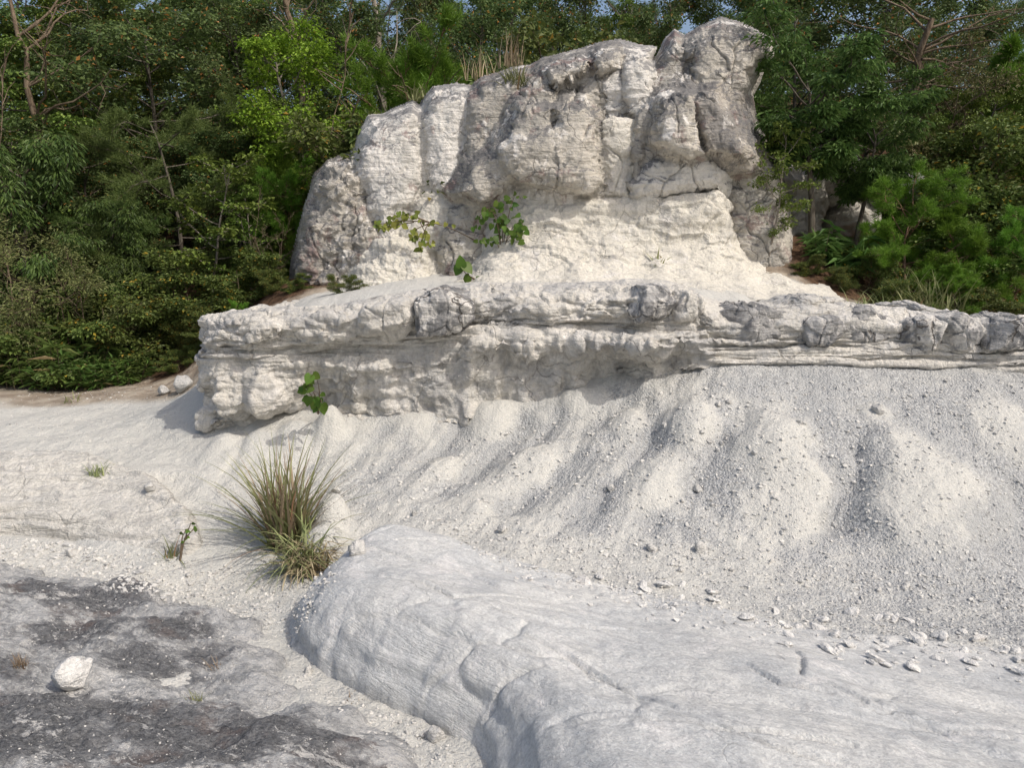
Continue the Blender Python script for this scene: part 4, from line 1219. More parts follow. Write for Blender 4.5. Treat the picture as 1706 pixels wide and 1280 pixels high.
# loose countable stones by area
AREAS = [
    ('loose pale stone in the litter at the foot of the slope', 'stones along the slope foot', [(700, 870), (1100, 915), (1706, 990), (1706, 1030), (1100, 950), (760, 905)], 40, (8, 17)),
    ('loose stone scattered on the upper gravel slope', 'stones on the gravel slope', [(1150, 640), (1450, 700), (1450, 900), (1000, 890), (1050, 800)], 34, (7, 15)),
    ('flaky white stone on the crest of the smooth slab', 'flakes on the slab crest', [(780, 925), (1000, 955), (1300, 1005), (1706, 1055), (1706, 1145), (1350, 1095), (1000, 1015), (840, 965)], 190, (8, 42)),
    ('small stone in the gravelly gully between the two slabs', 'stones in the gully', [(20, 905), (180, 925), (420, 960), (470, 1000), (480, 1040), (380, 1010), (200, 960)], 34, (7, 16)),
    ('small stone at the foot of the smooth slab', 'stones below the slab', [(530, 1130), (600, 1175), (700, 1210), (790, 1270), (740, 1260), (640, 1205)], 14, (8, 18)),
]


def in_poly(poly, n):
    poly = np.array(poly, float); out = []
    lo, hi = poly.min(0), poly.max(0)
    while len(out) < n:
        q = RNG.uniform(lo, hi, (n * 3, 2))
        out += list(q[poly_dist(poly, q)[1]])
    return np.array(out[:n])


for lab, grp, poly, n, (a, b) in AREAS:
    q = in_poly(poly, n); H = hit(q[:, 0], q[:, 1])
    for i in range(n):
        p = H[i]
        if np.isnan(p[0]): continue
        r = (a + (b - a) * RNG.random() ** 2.6) / FPX * p[1] * 0.5
        fk = 'flak' in lab
        o = link('stone', FLAKES[i % 5] if fk else STONES[int(RNG.integers(6))], None, (p[0], p[1], p[2] + r * (0.12 if fk else 0.2)))
        fl = 1.0
        o.scale = (r * RNG.uniform(.9, 1.4), r, r * fl); o.rotation_euler = (RNG.uniform(-.4, .4), RNG.uniform(-.4, .4), RNG.uniform(0, 6))
        tag(o, lab, 'stone', grp)

# gravel too small to count
GRAV = [([(560, 790), (760, 740), (1000, 680), (1150, 640), (1706, 630), (1706, 1010), (1400, 975), (1000, 935), (760, 895), (640, 860)], 4300, (1.8, 8)),
        ([(700, 860), (1100, 905), (1706, 970), (1706, 1100), (1300, 1060), (1000, 990), (800, 930)], 2800, (2, 8)),
        ([(0, 895), (250, 925), (420, 950), (560, 900), (560, 980), (480, 1080), (420, 1040), (200, 970), (0, 935)], 1900, (2, 8)),
        ([(350, 790), (560, 760), (620, 850), (560, 900), (380, 900)], 900, (1.5, 5)),
        ([(500, 1120), (600, 1175), (700, 1205), (800, 1290), (700, 1280), (600, 1215), (480, 1130)], 700, (1.5, 8)),
        ([(0, 900), (120, 905), (330, 990), (300, 1010), (0, 940)], 500, (3, 12)),
        ([(0, 660), (330, 640), (330, 700), (200, 780), (0, 790)], 500, (1.5, 4)),
        ([(0, 950), (430, 1060), (650, 1280), (0, 1280)], 700, (1.5, 5))]
V0, F0 = ico(1)  # twenty-sided pebbles
PV, PF, PT = [], [], []
nb = 0
for poly, n, (a, b) in GRAV:
    q = in_poly(poly, n); H = hit(q[:, 0], q[:, 1])
    ok = ~np.isnan(H[:, 0]); H = H[ok]; n = len(H)
    r = (a + (b - a) * RNG.random(n) ** 3.2) / FPX * H[:, 1] * 0.5
    sc = RNG.uniform(0.6, 1.25, (n, 1, 3)) * np.array([1, 1, .75])
    ang = RNG.uniform(0, 6.28, n); ca, sa = np.cos(ang)[:, None], np.sin(ang)[:, None]
    W = V0[None] * sc * (1 + 0.28 * RNG.normal(size=(n, len(V0), 1)))
    x = W[..., 0] * ca - W[..., 1] * sa; y = W[..., 0] * sa + W[..., 1] * ca
    W = np.stack([x, y, W[..., 2]], -1) * r[:, None, None] + (H + np.c_[0 * r, 0 * r, r * 0.2])[:, None]
    PV.append(W.reshape(-1, 3)); PF.append((F0[None] + (np.arange(n) * len(V0))[:, None, None]).reshape(-1, 3) + nb)
    PT.append(np.repeat(np.clip(RNG.beta(2.2, 1.6, n), 0, 1), len(V0))); nb += n * len(V0)
o = link('gravel', new_mesh('gravel', np.vstack(PV), np.vstack(PF), M_PEB, False, {'tint': np.concatenate(PT)}))
tag(o, 'fine loose gravel strewn over the slope, gully and slabs', 'gravel', None, 'stuff')


# ------------------------------------------------------------------ vegetation builders
class Tubes:
    def __init__(s): s.V, s.F, s.n = [], [], 0

    def add(s, pts, radii, k=5):
        pts = np.asarray(pts, float); m_ = len(pts)
        t = np.gradient(pts, axis=0); t /= np.linalg.norm(t, axis=1)[:, None] + 1e-9
        ref = np.where(np.abs(t[:, 2:3]) > 0.9, np.array([[1.0, 0, 0]]), np.array([[0, 0, 1.0]]))
        a = np.cross(t, ref); a /= np.linalg.norm(a, axis=1)[:, None] + 1e-9
        b = np.cross(t, a)
        an = np.arange(k) / k * 2 * math.pi
        W = pts[:, None] + (a[:, None] * np.cos(an)[None, :, None] + b[:, None] * np.sin(an)[None, :, None]) * np.asarray(radii)[:, None, None]
        i = np.arange(m_ * k).reshape(m_, k) + s.n
        F = np.stack([i[:-1], np.roll(i, -1, 1)[:-1], np.roll(i, -1, 1)[1:], i[1:]], -1).reshape(-1, 4)
        s.V.append(W.reshape(-1, 3)); s.F.append(F); s.n += m_ * k

    def mesh(s, name, mat):
        return new_mesh(name, np.vstack(s.V), np.vstack(s.F), mat)


def unit(v):
    return v / (np.linalg.norm(v, axis=-1, keepdims=True) + 1e-9)


def leaves_mesh(name, pos, axis_, nrm, L, Wd, mat, rg, fold=0.25, curl=0.15):
    """Pointed four-vertex leaves with a folded midrib."""
    n = len(pos)
    axis_ = unit(axis_); side = unit(np.cross(axis_, nrm)); nr = np.cross(side, axis_)
    L = L * rg.uniform(0.7, 1.25, n); L = L[:, None]; W = (Wd * rg.uniform(0.8, 1.2, n))[:, None]
    base = pos; tip = pos + axis_ * L - nr * L * curl
    mid = pos + axis_ * L * 0.45
    l = mid + side * W * 0.5 + nr * W * fold; r = mid - side * W * 0.5 + nr * W * fold
    V = np.stack([base, l, tip, r], 1).reshape(-1, 3)
    i = np.arange(n)[:, None] * 4
    F = np.concatenate([i + [0, 1, 2], i + [0, 2, 3]], 1).reshape(-1, 3)
    tint = np.repeat(rg.random(n), 4)
    return new_mesh(name, V, F, mat, False, {'tint': tint})


def rand_dirs(rg, n, zs=1.0):
    d = rg.normal(size=(n, 3)); d[:, 2] *= zs
    return unit(d)


def limb_pts(p0, dirv, length, n, rg, wob=0.12, grav=0.0):
    pts = [np.array(p0, float)]; d = np.array(dirv, float)
    for i in range(n):
        d = d + rg.normal(size=3) * wob + np.array([0, 0, grav])
        d /= np.linalg.norm(d)
        pts.append(pts[-1] + d * length / n)
    return np.array(pts)


def make_tree(seed, H=5.0, cb=0.25, R=1.6, shape='round', limbs=16, twigs=7, per=26, L=0.075, Wd=0.04, spread=(0.32, 0.10), elev=0.5, mat='oak', bark=None, r0=0.07, wob=0.06, droop=0.25, flat=0.75, trunk_n=9, lean=(0, 0), needles=False, layered=0.0, multi=1, outer=0.35):
    rg = np.random.default_rng(seed)
    T = Tubes(); C = []; CD = []
    for k in range(multi):
        a0 = rg.uniform(0, 6.28)
        ld = np.array([lean[0] + (0.35 * math.cos(a0) if multi > 1 else 0), lean[1] + (0.35 * math.sin(a0) if multi > 1 else 0), 1.0])
        hk = H * (rg.uniform(0.7, 1.0) if k else 1.0)
        tr = limb_pts((0.05 * math.cos(a0) * (multi > 1), 0.05 * math.sin(a0) * (multi > 1), -0.15), ld / np.linalg.norm(ld), hk * 0.95, trunk_n, rg, wob, 0.02)
        rr = (r0 if multi == 1 else r0 * 0.7)
        T.add(tr, np.linspace(rr, rr * 0.22, len(tr)), 7)
        nl = max(3, limbs // multi)
        for i in range(nl):
            f = cb + (1 - cb) * (i + rg.random() * 0.8) / nl
            j = min(int(f * trunk_n), trunk_n - 1); w = f * trunk_n - j
            p = tr[j] * (1 - w) + tr[min(j + 1, trunk_n)] * w
            u = (f - cb) / (1 - cb)
            if shape == 'round': ln = R * (0.55 + 0.75 * math.sin(math.pi * min(u * 0.85 + 0.15, 1)))
            elif shape == 'cone': ln = R * (1.1 - 0.95 * u)
            elif shape == 'vase': ln = R * (0.5 + 0.8 * u)
            else: ln = R * (1.05 - 0.25 * u)
            ln *= rg.uniform(0.75, 1.15)
            az = i * 2.4 + rg.uniform(-.4, .4) + k
            el = elev * (0.4 + 0.9 * u) + rg.uniform(-.15, .15)
            dv = np.array([math.cos(az) * math.cos(el), math.sin(az) * math.cos(el), math.sin(el)])
            lp = limb_pts(p, dv, ln, 6, rg, 0.13, 0.03)
            T.add(lp, np.linspace(rr * 0.42 * (1.1 - 0.5 * f), 0.006, len(lp)), 5)
            for q in range(twigs):
                g = outer + (1 - outer) * (q + rg.random()) / twigs
                jj = min(int(g * 6), 5); ww = g * 6 - jj
                tp = lp[jj] * (1 - ww) + lp[jj + 1] * ww
                td = unit(lp[jj + 1] - lp[jj]) + rg.normal(size=3) * np.array([0.8, 0.8, 0.35 + 0.2 * (1 - layered)])
                td = td / np.linalg.norm(td)
                tl = ln * rg.uniform(0.18, 0.42) * (1.1 - 0.4 * g)
                tw = limb_pts(tp, td, tl, 3, rg, 0.2, 0.0)
                T.add(tw, np.linspace(0.007, 0.0025, 4), 3)
                for e in (1, 2, 3):
                    C.append(tw[e]); CD.append(td)
            C.append(lp[-1]); CD.append(dv)
    C = np.array(C); CD = np.array(CD)
    if needles:
        # shoots: bottle brushes of needles about each twig end
        n = len(C); idx = np.repeat(np.arange(n), per)
        m_ = len(idx)
        sd_ = unit(CD + np.array([0, 0, 0.7]))[idx]
        tpos = rg.random(m_)
        pos = C[idx] + sd_ * (tpos * spread[0])[:, None] + rg.normal(size=(m_, 3)) * spread[1]
        ax = unit(sd_ * 0.75 + rand_dirs(rg, m_) * 0.9)
        me = leaves_mesh('crown', pos, ax, rand_dirs(rg, m_), L, Wd, ML[mat], rg, 0.0, 0.05)
    else:
        n = len(C); idx = np.repeat(np.arange(n), per); m_ = len(idx)
        off = rand_dirs(rg, m_) * (rg.random(m_) ** 0.5)[:, None]
        off = off * np.array([spread[0], spread[0], spread[1]])
        pos = C[idx] + off
        ax = unit(off * np.array([1, 1, 0.4]) + rand_dirs(rg, m_) * 0.10 + CD[idx] * 0.05)
        ax[:, 2] -= droop; ax = unit(ax)
        nr = unit(rand_dirs(rg, m_) * (1 - flat) + np.array([0, 0, 1.0]) * flat)
        me = leaves_mesh('crown', pos, ax, nr, L, Wd, ML[mat], rg)
    return T.mesh('trunk', bark or M_BARK), me, H


def tuft_mesh(name, seed, n, Lm, r, w, mat, spread=0.55, arch=0.6, segs=4, up=1.0):
    rg = np.random.default_rng(seed)
    az = rg.uniform(0, 6.28, n); rad = r * np.sqrt(rg.random(n))
    az0 = rg.uniform(0, 6.28, n)
    p = np.stack([rad * np.cos(az0), rad * np.sin(az0), np.full(n, -0.02)], 1)
    L = Lm * rg.uniform(0.45, 1.1, n)
    tilt = np.abs(rg.normal(0, spread, n)) + 0.05
    out = np.stack([np.cos(az), np.sin(az), 0 * az], 1)
    side = np.stack([-np.sin(az), np.cos(az), 0 * az], 1)
    W = w * rg.uniform(0.6, 1.3, n)
    rows = []
    cur = p.copy(); ang = tilt.copy()
    for s in range(segs + 1):
        wd = (W * (1 - (s / segs) ** 1.5 * 0.95))[:, None] * 0.5
        rows.append(cur - side * wd); rows.append(cur + side * wd)
        d = out * np.sin(ang)[:, None] + np.array([0, 0, 1.0]) * np.cos(ang)[:, None] * up
        cur = cur + d * (L / segs)[:, None]
        ang = ang + arch * rg.uniform(0.4, 1.2, n) / segs * 1.6
    V = np.stack(rows, 1)
    i = np.arange(n)[:, None, None] * (2 * (segs + 1)); s = np.arange(segs)[None, :, None] * 2
    F = (i + s + np.array([0, 1, 3, 2])[None, None]).reshape(-1, 4)
    return new_mesh(name, V.reshape(-1, 3), F, ML[mat], True, {'tint': np.repeat(rg.random(n), 2 * (segs + 1))})


def sasa_mesh(seed, n=60, H=0.6, R=0.45, L=0.17, Wd=0.028, mat='sasa'):
    rg = np.random.default_rng(seed); T = Tubes(); pos, ax = [], []
    for i in range(n):
        a = rg.uniform(0, 6.28); r = R * math.sqrt(rg.random())
        h = H * rg.uniform(0.5, 1.1)
        st = limb_pts((r * math.cos(a), r * math.sin(a), -0.03), (0.25 * rg.normal(), 0.25 * rg.normal(), 1), h, 4, rg, 0.1)
        T.add(st, np.linspace(0.004, 0.002, 5), 3)
        for e in (2, 3, 4):
            for q in range(4):
                d = rand_dirs(rg, 1)[0]; d[2] = abs(d[2]) * 0.4 - 0.1
                pos.append(st[e] + rg.normal(size=3) * 0.02); ax.append(d)
    pos = np.array(pos); ax = np.array(ax)
    return T.mesh('stem', M_TWIG), leaves_mesh('crown', pos, ax, unit(rand_dirs(rg, len(pos)) * .4 + [0, 0, 1.0]), L, Wd, ML[mat], rg, .15, .3), H


PROTO = {
    'maple': [make_tree(11, 5, .15, 1.7, 'round', 20, 8, 26, .085, .065, (.32, .07), .35, 'maple', flat=.8, layered=.8), make_tree(12, 5, .12, 1.6, 'flat', 20, 8, 26, .085, .065, (.32, .07), .3, 'maple', flat=.8, layered=.8)],
    'oak': [make_tree(21, 5, .10, 1.7, 'round', 22, 8, 26, .095, .055, (.30, .16), .5, 'oak', flat=.5), make_tree(22, 5, .08, 1.6, 'round', 22, 8, 26, .095, .05, (.30, .18), .6, 'oak', flat=.5)],
    'bright': [make_tree(31, 5, .12, 1.25, 'round', 22, 8, 24, .08, .055, (.26, .10), .5, 'bright', bark=M_BARKP, flat=.65)],
    'glossy': [make_tree(41, 3.0, .5, 1.2, 'vase', 18, 7, 30, .12, .042, (.18, .09), .40, 'glossy', r0=.065, droop=.55, flat=.6, wob=.05)],
    'droop': [make_tree(51, 4, .08, 1.5, 'round', 20, 7, 26, .14, .042, (.26, .16), .4, 'droop', droop=.9, flat=.55)],
    'pine': [make_tree(61, 2.6, .03, 1.15, 'cone', 26, 7, 60, .13, .010, (.13, .02), .55, 'pine', bark=M_BARKR, needles=True, r0=.035), make_tree(62, 2.6, .03, 1.2, 'flat', 26, 7, 60, .13, .010, (.13, .02), .7, 'pine', bark=M_BARKR, needles=True, r0=.035)],
    'darkpine': [make_tree(65, 4.0, .15, 1.7, 'flat', 18, 8, 60, .12, .010, (.12, .03), .12, 'darkpine', bark=M_BARK, needles=True, r0=.05, layered=.9)],
    'shrub': [make_tree(71, 1.8, .03, .8, 'round', 20, 7, 26, .06, .036, (.19, .11), .7, 'shrub', multi=4, r0=.02, flat=.5, bark=M_TWIG), make_tree(72, 1.8, .03, .85, 'flat', 20, 7, 26, .07, .04, (.20, .08), .5, 'shrub', multi=4, r0=.02, flat=.6, bark=M_TWIG)],
    'olive': [make_tree(75, 2.0, .05, .95, 'round', 24, 9, 16, .045, .018, (.17, .10), .7, 'olive', multi=5, r0=.022, flat=.4, bark=M_TWIG)],
    'sapling': [make_tree(81, 2.6, .25, .55, 'round', 14, 5, 9, .065, .042, (.14, .04), .45, 'maple', r0=.022, bark=M_BARKP, flat=.85, layered=.9)],
    'tall': [make_tree(91, 9, .3, 1.9, 'round', 20, 8, 24, .12, .07, (.42, .25), .6, 'oak', r0=.10, flat=.5, bark=M_BARK), make_tree(92, 9, .28, 1.7, 'round', 20, 8, 24, .12, .07, (.42, .25), .7, 'maple', r0=.09, flat=.5, bark=M_BARKP), make_tree(93, 9, .35, 1.8, 'flat', 18, 8, 40, .15, .018, (.18, .06), .3, 'darkpine', bark=M_BARK, needles=True, r0=.10, layered=.7)],
    'sasa': [sasa_mesh(101, 90), sasa_mesh(102, 90)],
    'fern': [sasa_mesh(105, 16, .38, .22, .2, .05, 'glossy')],
    'twig': [make_tree(110, 2.0, .1, .8, 'vase', 22, 9, 1, .04, .015, (.1, .1), .8, 'olive', multi=4, r0=.022, bark=M_TWIG)],
}
NAME = {'maple': 'maple_tree', 'oak': 'broadleaf_tree', 'bright': 'broadleaf_tree', 'glossy': 'evergreen_tree', 'droop': 'evergreen_tree', 'pine': 'pine_tree', 'darkpine': 'pine_tree', 'shrub': 'shrub', 'olive': 'shrub', 'sapling': 'sapling', 'tall': 'forest_tree', 'sasa': 'bamboo_grass', 'fern': 'fern', 'twig': 'bare_shrub'}
CAT = {'maple': 'tree', 'oak': 'tree', 'bright': 'tree', 'glossy': 'tree', 'droop': 'tree', 'pine': 'pine tree', 'darkpine': 'pine tree', 'shrub': 'shrub', 'olive': 'shrub', 'sapling': 'sapling', 'tall': 'tree', 'sasa': 'bamboo grass', 'fern': 'fern', 'twig': 'shrub'}


def plant(kind, px, d, top, label, wid=1.0, var=0, rot=None, group=None, base_py=None, zoff=0.0):
    """Stand a plant on the ground at column px and depth d so that its top reaches image row top."""
    tm, cm, H = PROTO[kind][var % len(PROTO[kind])]
    p = at(px, 400, d)
    z = float(surf(p[0], d)[0]) if base_py is None else at(px, base_py, d)[2]
    z += zoff
    h = max(at(px, top, d)[2] - z, 0.25)
    s = h / H
    e = empty(NAME[kind], (p[0], d, z - 0.05))
    e.scale = (s * wid, s * wid, s)
    e.rotation_euler = (0, 0, RNG.uniform(0, 6.28) if rot is None else rot)
    tag(e, label, CAT[kind], group)
    link('trunk' if kind not in ('sasa', 'fern', 'shrub', 'olive', 'twig') else 'stem', tm, e)
    link('crown', cm, e)
    return e


# ---- left-hand forest edge
plant('maple', 70, 11.5, 55, 'layered yellow-green maple at the far left of the forest edge', 1.1, 0)
plant('maple', 170, 12.6, 90, 'second maple with layered leaves, right of the far left one', 1.0, 1)
plant('oak', 300, 12.8, 10, 'broad rounded tree with a few orange leaves, upper left', 1.15, 0)
plant('oak', 430, 13.6, 20, 'dense olive-green tree just left of the bright green tree', 1.0, 1)
plant('bright', 548, 11.6, 25, 'bright yellow-green tree rising behind the left end of the outcrop', 1.0, 0)
plant('darkpine', 300, 10.9, 165, 'spreading pine with flat needle layers in the left forest', 1.25, 0)
plant('darkpine', 200, 10.3, 330, 'low spreading pine below the larger flat-layered pine', 1.2, 0, rot=2.0)
plant('droop', 40, 10.0, 225, 'dark evergreen with long drooping leaves at the left border', 1.0, 0)
plant('droop', 165, 10.0, 330, 'dark drooping-leaved evergreen right of the one at the left border', 1.0, 0, rot=1.0)
plant('droop', 225, 9.9, 400, 'low dark evergreen bush over the shaded hollow', 1.1, 0, rot=3.0)
plant('pine', 500, 10.9, 225, 'bright young pine beside the left foot of the outcrop', .9, 0)
plant('pine', 455, 10.7, 300, 'smaller bright pine left of the pine beside the outcrop', .8, 1)
plant('olive', 30, 9.3, 345, 'brownish twiggy shrub at the left border above the bamboo grass', 1.1, 0)
plant('olive', 120, 9.3, 410, 'brownish twiggy shrub right of the one at the left border', 1.1, 0, rot=2.2)
plant('sapling', 345, 10.0, 225, 'thin pale-stemmed sapling in front of the spreading pine', 1.3, 0)
plant('sapling', 410, 9.9, 280, 'thin sapling right of the pale-stemmed one', 1.2, 0, rot=1.5)
plant('shrub', 330, 9.6, 400, 'leafy shrub in the middle of the left forest edge', 1.3, 0)
plant('shrub', 400, 9.3, 415, 'leafy shrub right of the middle one at the forest edge', 1.3, 1)
plant('shrub', 455, 9.1, 440, 'shrub behind the left end of the ledge', 1.2, 0, rot=2)
plant('shrub', 490, 8.9, 470, 'low leafy shrub between ledge and outcrop foot', 1.2, 1, rot=1)
plant('shrub', 570, 8.3, 478, 'small grey-green shrub on the shelf below the outcrop', 1.4, 0, rot=4)
plant('shrub', 60, 9.0, 470, 'low shrub above the bamboo grass at far left', 1.3, 1, rot=3)
plant('shrub', 150, 9.1, 480, 'low shrub left of the shaded hollow', 1.3, 0, rot=.4)
plant('shrub', 350, 8.9, 500, 'shrub right of the shaded hollow, behind the ledge tip', 1.3, 1, rot=5)
plant('shrub', 300, 9.4, 525, 'dark low bush above the tan boulder', 1.3, 0, rot=2.7)
plant('twig', 455, 9.6, 340, 'bare twiggy shrub left of the outcrop foot', .8, 0)
plant('twig', 60, 10.6, 170, 'bare twiggy bush among the maples at far left', .9, 0, rot=2)
plant('pine', 395, 8.8, 500, 'small bright pine behind the ledge tip', 1.3, 1, rot=1)
for i, (px, d, top) in enumerate([(0, 8.9, 575), (55, 8.75, 580), (105, 8.9, 570), (150, 8.8, 588), (185, 8.95, 585), (25, 9.1, 540), (90, 9.2, 535), (-40, 8.9, 570)]):
    plant('sasa', px, d, top, 'clump of dark green bamboo grass along the left forest edge', 1.2, i, group='bamboo grass at the left forest edge')
for i, (px, d, top) in enumerate([(285, 8.75, 575), (320, 8.9, 560)]):
    plant('shrub', px, d, top, ['low green mound plant left of the ledge tip above the boulder', 'low green mound plant touching the ledge tip'][i], 1.3, i)
# mid filling trees
FILL = [(-30, 17, 60, 'oak'), (90, 17.5, 40, 'oak'), (200, 17, 70, 'oak'), (310, 18, 50, 'oak'), (420, 17.5, 50, 'oak'), (520, 17, 60, 'oak'), (620, 17, 70, 'oak'), (-60, 13, 40, 'oak'), (10, 14.5, 0, 'oak'), (120, 14.5, -10, 'maple'), (220, 15, 10, 'oak'), (360, 15.5, -30, 'oak'), (480, 15, -10, 'maple'), (600, 14.5, 20, 'oak'), (-80, 10.5, 280, 'droop'), (250, 11.8, 220, 'oak'), (130, 11.2, 210, 'oak'), (400, 11.6, 210, 'oak'), (10, 11.0, 200, 'oak'), (470, 12.2, 170, 'maple'), (560, 12.8, 170, 'oak')]
FILL_LAB = ['farthest left of the back row of dark trees', 'back-row dark tree above the far left maple', 'back-row dark tree above the second maple', 'back-row dark tree behind the orange-flecked tree', 'back-row dark tree right of the orange-flecked tree', 'back-row dark tree left of the bright green tree', 'back-row dark tree behind the left slab of the outcrop',
            'dark tree cut by the left border behind the drooping evergreen', 'dark tree behind the far left maple', 'maple behind the second layered maple', 'dark tree behind the left side of the orange-flecked tree', 'dark tree behind the right side of the orange-flecked tree', 'maple behind the slanting brown trunk', 'dark tree directly behind the bright green tree', 'drooping evergreen cut by the left border',
            'dark tree just above the spreading pine', 'dark tree between the second maple and the spreading pine', 'dark tree right of the spreading pine', 'dark tree between maple and drooping evergreen at the left border', 'maple left of the bright green tree, below its crown', 'dark tree below the crown of the bright green tree']
for i, (px, d, top, k) in enumerate(FILL):
    plant(k, px, d, top, FILL_LAB[i], 1.1, i, group='inner trees of the left forest')
# behind the outcrop
plant('pine', 715, 12.5, 60, 'green pine behind the left shoulder of the outcrop', 1.0, 0)
plant('pine', 650, 12.3, 120, 'lower pine left of the pine behind the outcrop shoulder', 1.0, 1)
plant('twig', 660, 11.6, 100, 'bare brown bush behind the left slab of the outcrop', 1.0, 0, rot=1)
plant('shrub', 625, 11.2, 190, 'shrub at the top of the leftmost slab of the outcrop', 1.2, 0)
plant('shrub', 790, 11.8, 80, 'shrub behind the dip left of the outcrop crest', 1.2, 1)
plant('shrub', 860, 11.9, 60, 'yellowish shrub behind the grass tuft on the outcrop', 1.0, 0)
plant('oak', 800, 13.5, 10, 'round tree behind the left half of the outcrop', .8, 1)
plant('oak', 930, 13.5, 20, 'round tree behind the middle of the outcrop crest', .8, 0)
plant('maple', 1040, 13.8, 30, 'maple behind the dip before the outcrop summit', .8, 1)
plant('oak', 1100, 13.5, 15, 'tree touching the left side of the outcrop summit', .7, 1)
# right side
plant('glossy', 1352, 9.5, 118, 'evergreen tree with glossy hanging leaves and bare lower trunk, right of the outcrop', 1.15, 0, rot=0.6)
plant('glossy', 1425, 9.8, 190, 'second glossy evergreen crown overlapping the first on its right', 1.05, 0, rot=3.3)
plant('sapling', 1282, 8.9, 170, 'slender maple sapling in front of the right flank of the outcrop', 1.0, 0, rot=.3, base_py=430)
plant('sapling', 1290, 8.95, 260, 'lower maple sapling stem beside the slender one', 1.0, 0, rot=2.3, base_py=428)
plant('oak', 1330, 13.0, -30, 'big dark tree behind the outcrop summit on the right', 1.0, 0)
plant('oak', 1440, 13.4, -40, 'big dark tree left of the leaning dead trunk', 1.0, 1)
plant('oak', 1570, 14.0, -10, 'olive tree behind the leaning dead trunk', .9, 0, rot=2)
plant('pine', 1650, 12.0, 45, 'pale green pine top standing against the sky, upper right', .8, 0)
plant('pine', 1700, 11.2, 110, 'pine at the right border below the pale pine top', .8, 1)
plant('maple', 1600, 11.0, 130, 'yellow-green maple below the leaning dead trunk', .9, 0)
plant('maple', 1500, 11.6, 150, 'maple right of the glossy evergreen', .8, 1)
plant('shrub', 1560, 10.6, 200, 'leafy shrub above the big bright pine bush', 1.2, 0)
plant('shrub', 1670, 10.2, 230, 'leafy shrub at the right border above the bright pines', 1.2, 1)
plant('shrub', 1480, 11.0, 215, 'shrub above the small grey outcrop', 1.0, 1, rot=2)
plant('pine', 1515, 8.9, 300, 'big bright green pine bush right of the glossy evergreen', 1.15, 1)
plant('pine', 1610, 8.7, 330, 'bright green pine bush right of the big one', 1.1, 0)
plant('pine', 1690, 8.8, 360, 'bright pine bush at the right border', 1.1, 1, rot=2)
plant('pine', 1600, 7.9, 430, 'low bright pine just behind the ledge grass', 1.3, 0, rot=1)
plant('shrub', 1680, 7.7, 470, 'low shrub behind the rightmost dark cap blocks', 1.4, 1, rot=4)
plant('shrub', 1490, 8.1, 455, 'low dark shrub left of the wide arching grass clump', 1.2, 0, rot=5)
plant('shrub', 1690, 9.3, 290, 'dark shrub behind the pine bush at the right border', 1.2, 0, rot=1)
plant('shrub', 1450, 9.0, 400, 'dark low shrub left of the pine bushes', 1.1, 0, rot=3)
plant('shrub', 1350, 8.75, 415, 'small green shrub on the leaf litter right of the outcrop', 1.2, 1, rot=1)
plant('shrub', 1410, 8.6, 435, 'small green shrub right of the one on the leaf litter', 1.1, 0, rot=2)
plant('fern', 1370, 9.2, 372, 'fern at the foot of the glossy evergreen', 1.0, 0)
plant('fern', 1400, 9.1, 385, 'fern right of the one at the evergreen foot', 1.0, 0, rot=2)
plant('olive', 1560, 11.6, 60, 'dense dry twiggy growth around the leaning dead trunk', .8, 0)
# far forest
FAR = []
rg = np.random.default_rng(77)
for r_, (dd, step) in enumerate([(17, 150), (20.5, 170), (25, 190), (31, 220)]):
    for px in np.arange(-250, 2000, step):
        FAR.append((px + rg.uniform(-45, 45), dd + rg.uniform(-1.2, 1.2)))
for i, (px, d) in enumerate(FAR):
    left = px < 700
    top = rg.uniform(-160, -20) if left else (rg.uniform(-90, 30) if px < 1500 else rg.uniform(-60, 60))
    plant('tall', px, d, top, 'tall slim forest tree with a thin trunk in the far background', rg.uniform(.9, 1.25), int(rg.integers(3)), group='far forest trees')

for i, (px, d, top) in enumerate([(720, 16.5, 60), (850, 17, 50), (980, 16.5, 60), (1090, 17, 60), (1230, 16, 60), (1330, 17, 50), (1440, 16.5, 70), (1560, 16, 80), (1680, 16.5, 110), (1780, 15, 100)]):
    plant('oak', px, d, top, 'rounded back-row tree ' + ['behind the pine left of the outcrop crest', 'behind the dry stems on the outcrop shoulder', 'behind the middle of the outcrop crest', 'behind the dip before the outcrop summit', 'directly behind the outcrop summit', 'behind the glossy evergreen', 'left of the leaning dead trunk', 'right of the leaning dead trunk', 'behind the pale green pine top', 'at the right border, upper corner'][i], 1.15, i, group='second row of trees')
for i, (px, top) in enumerate([(745, -40), (870, -70), (985, -50), (1110, -70), (1215, -40)]):
    plant('oak', px, 15.3 + 0.3 * (i % 2), top, 'leafy tree closing the sky ' + ['above the left slabs of the outcrop', 'above the grass tuft on the outcrop shoulder', 'above the outcrop crest', 'above the dip beside the outcrop summit', 'above the outcrop summit'][i], 0.8, i + 1, group='trees behind the outcrop')
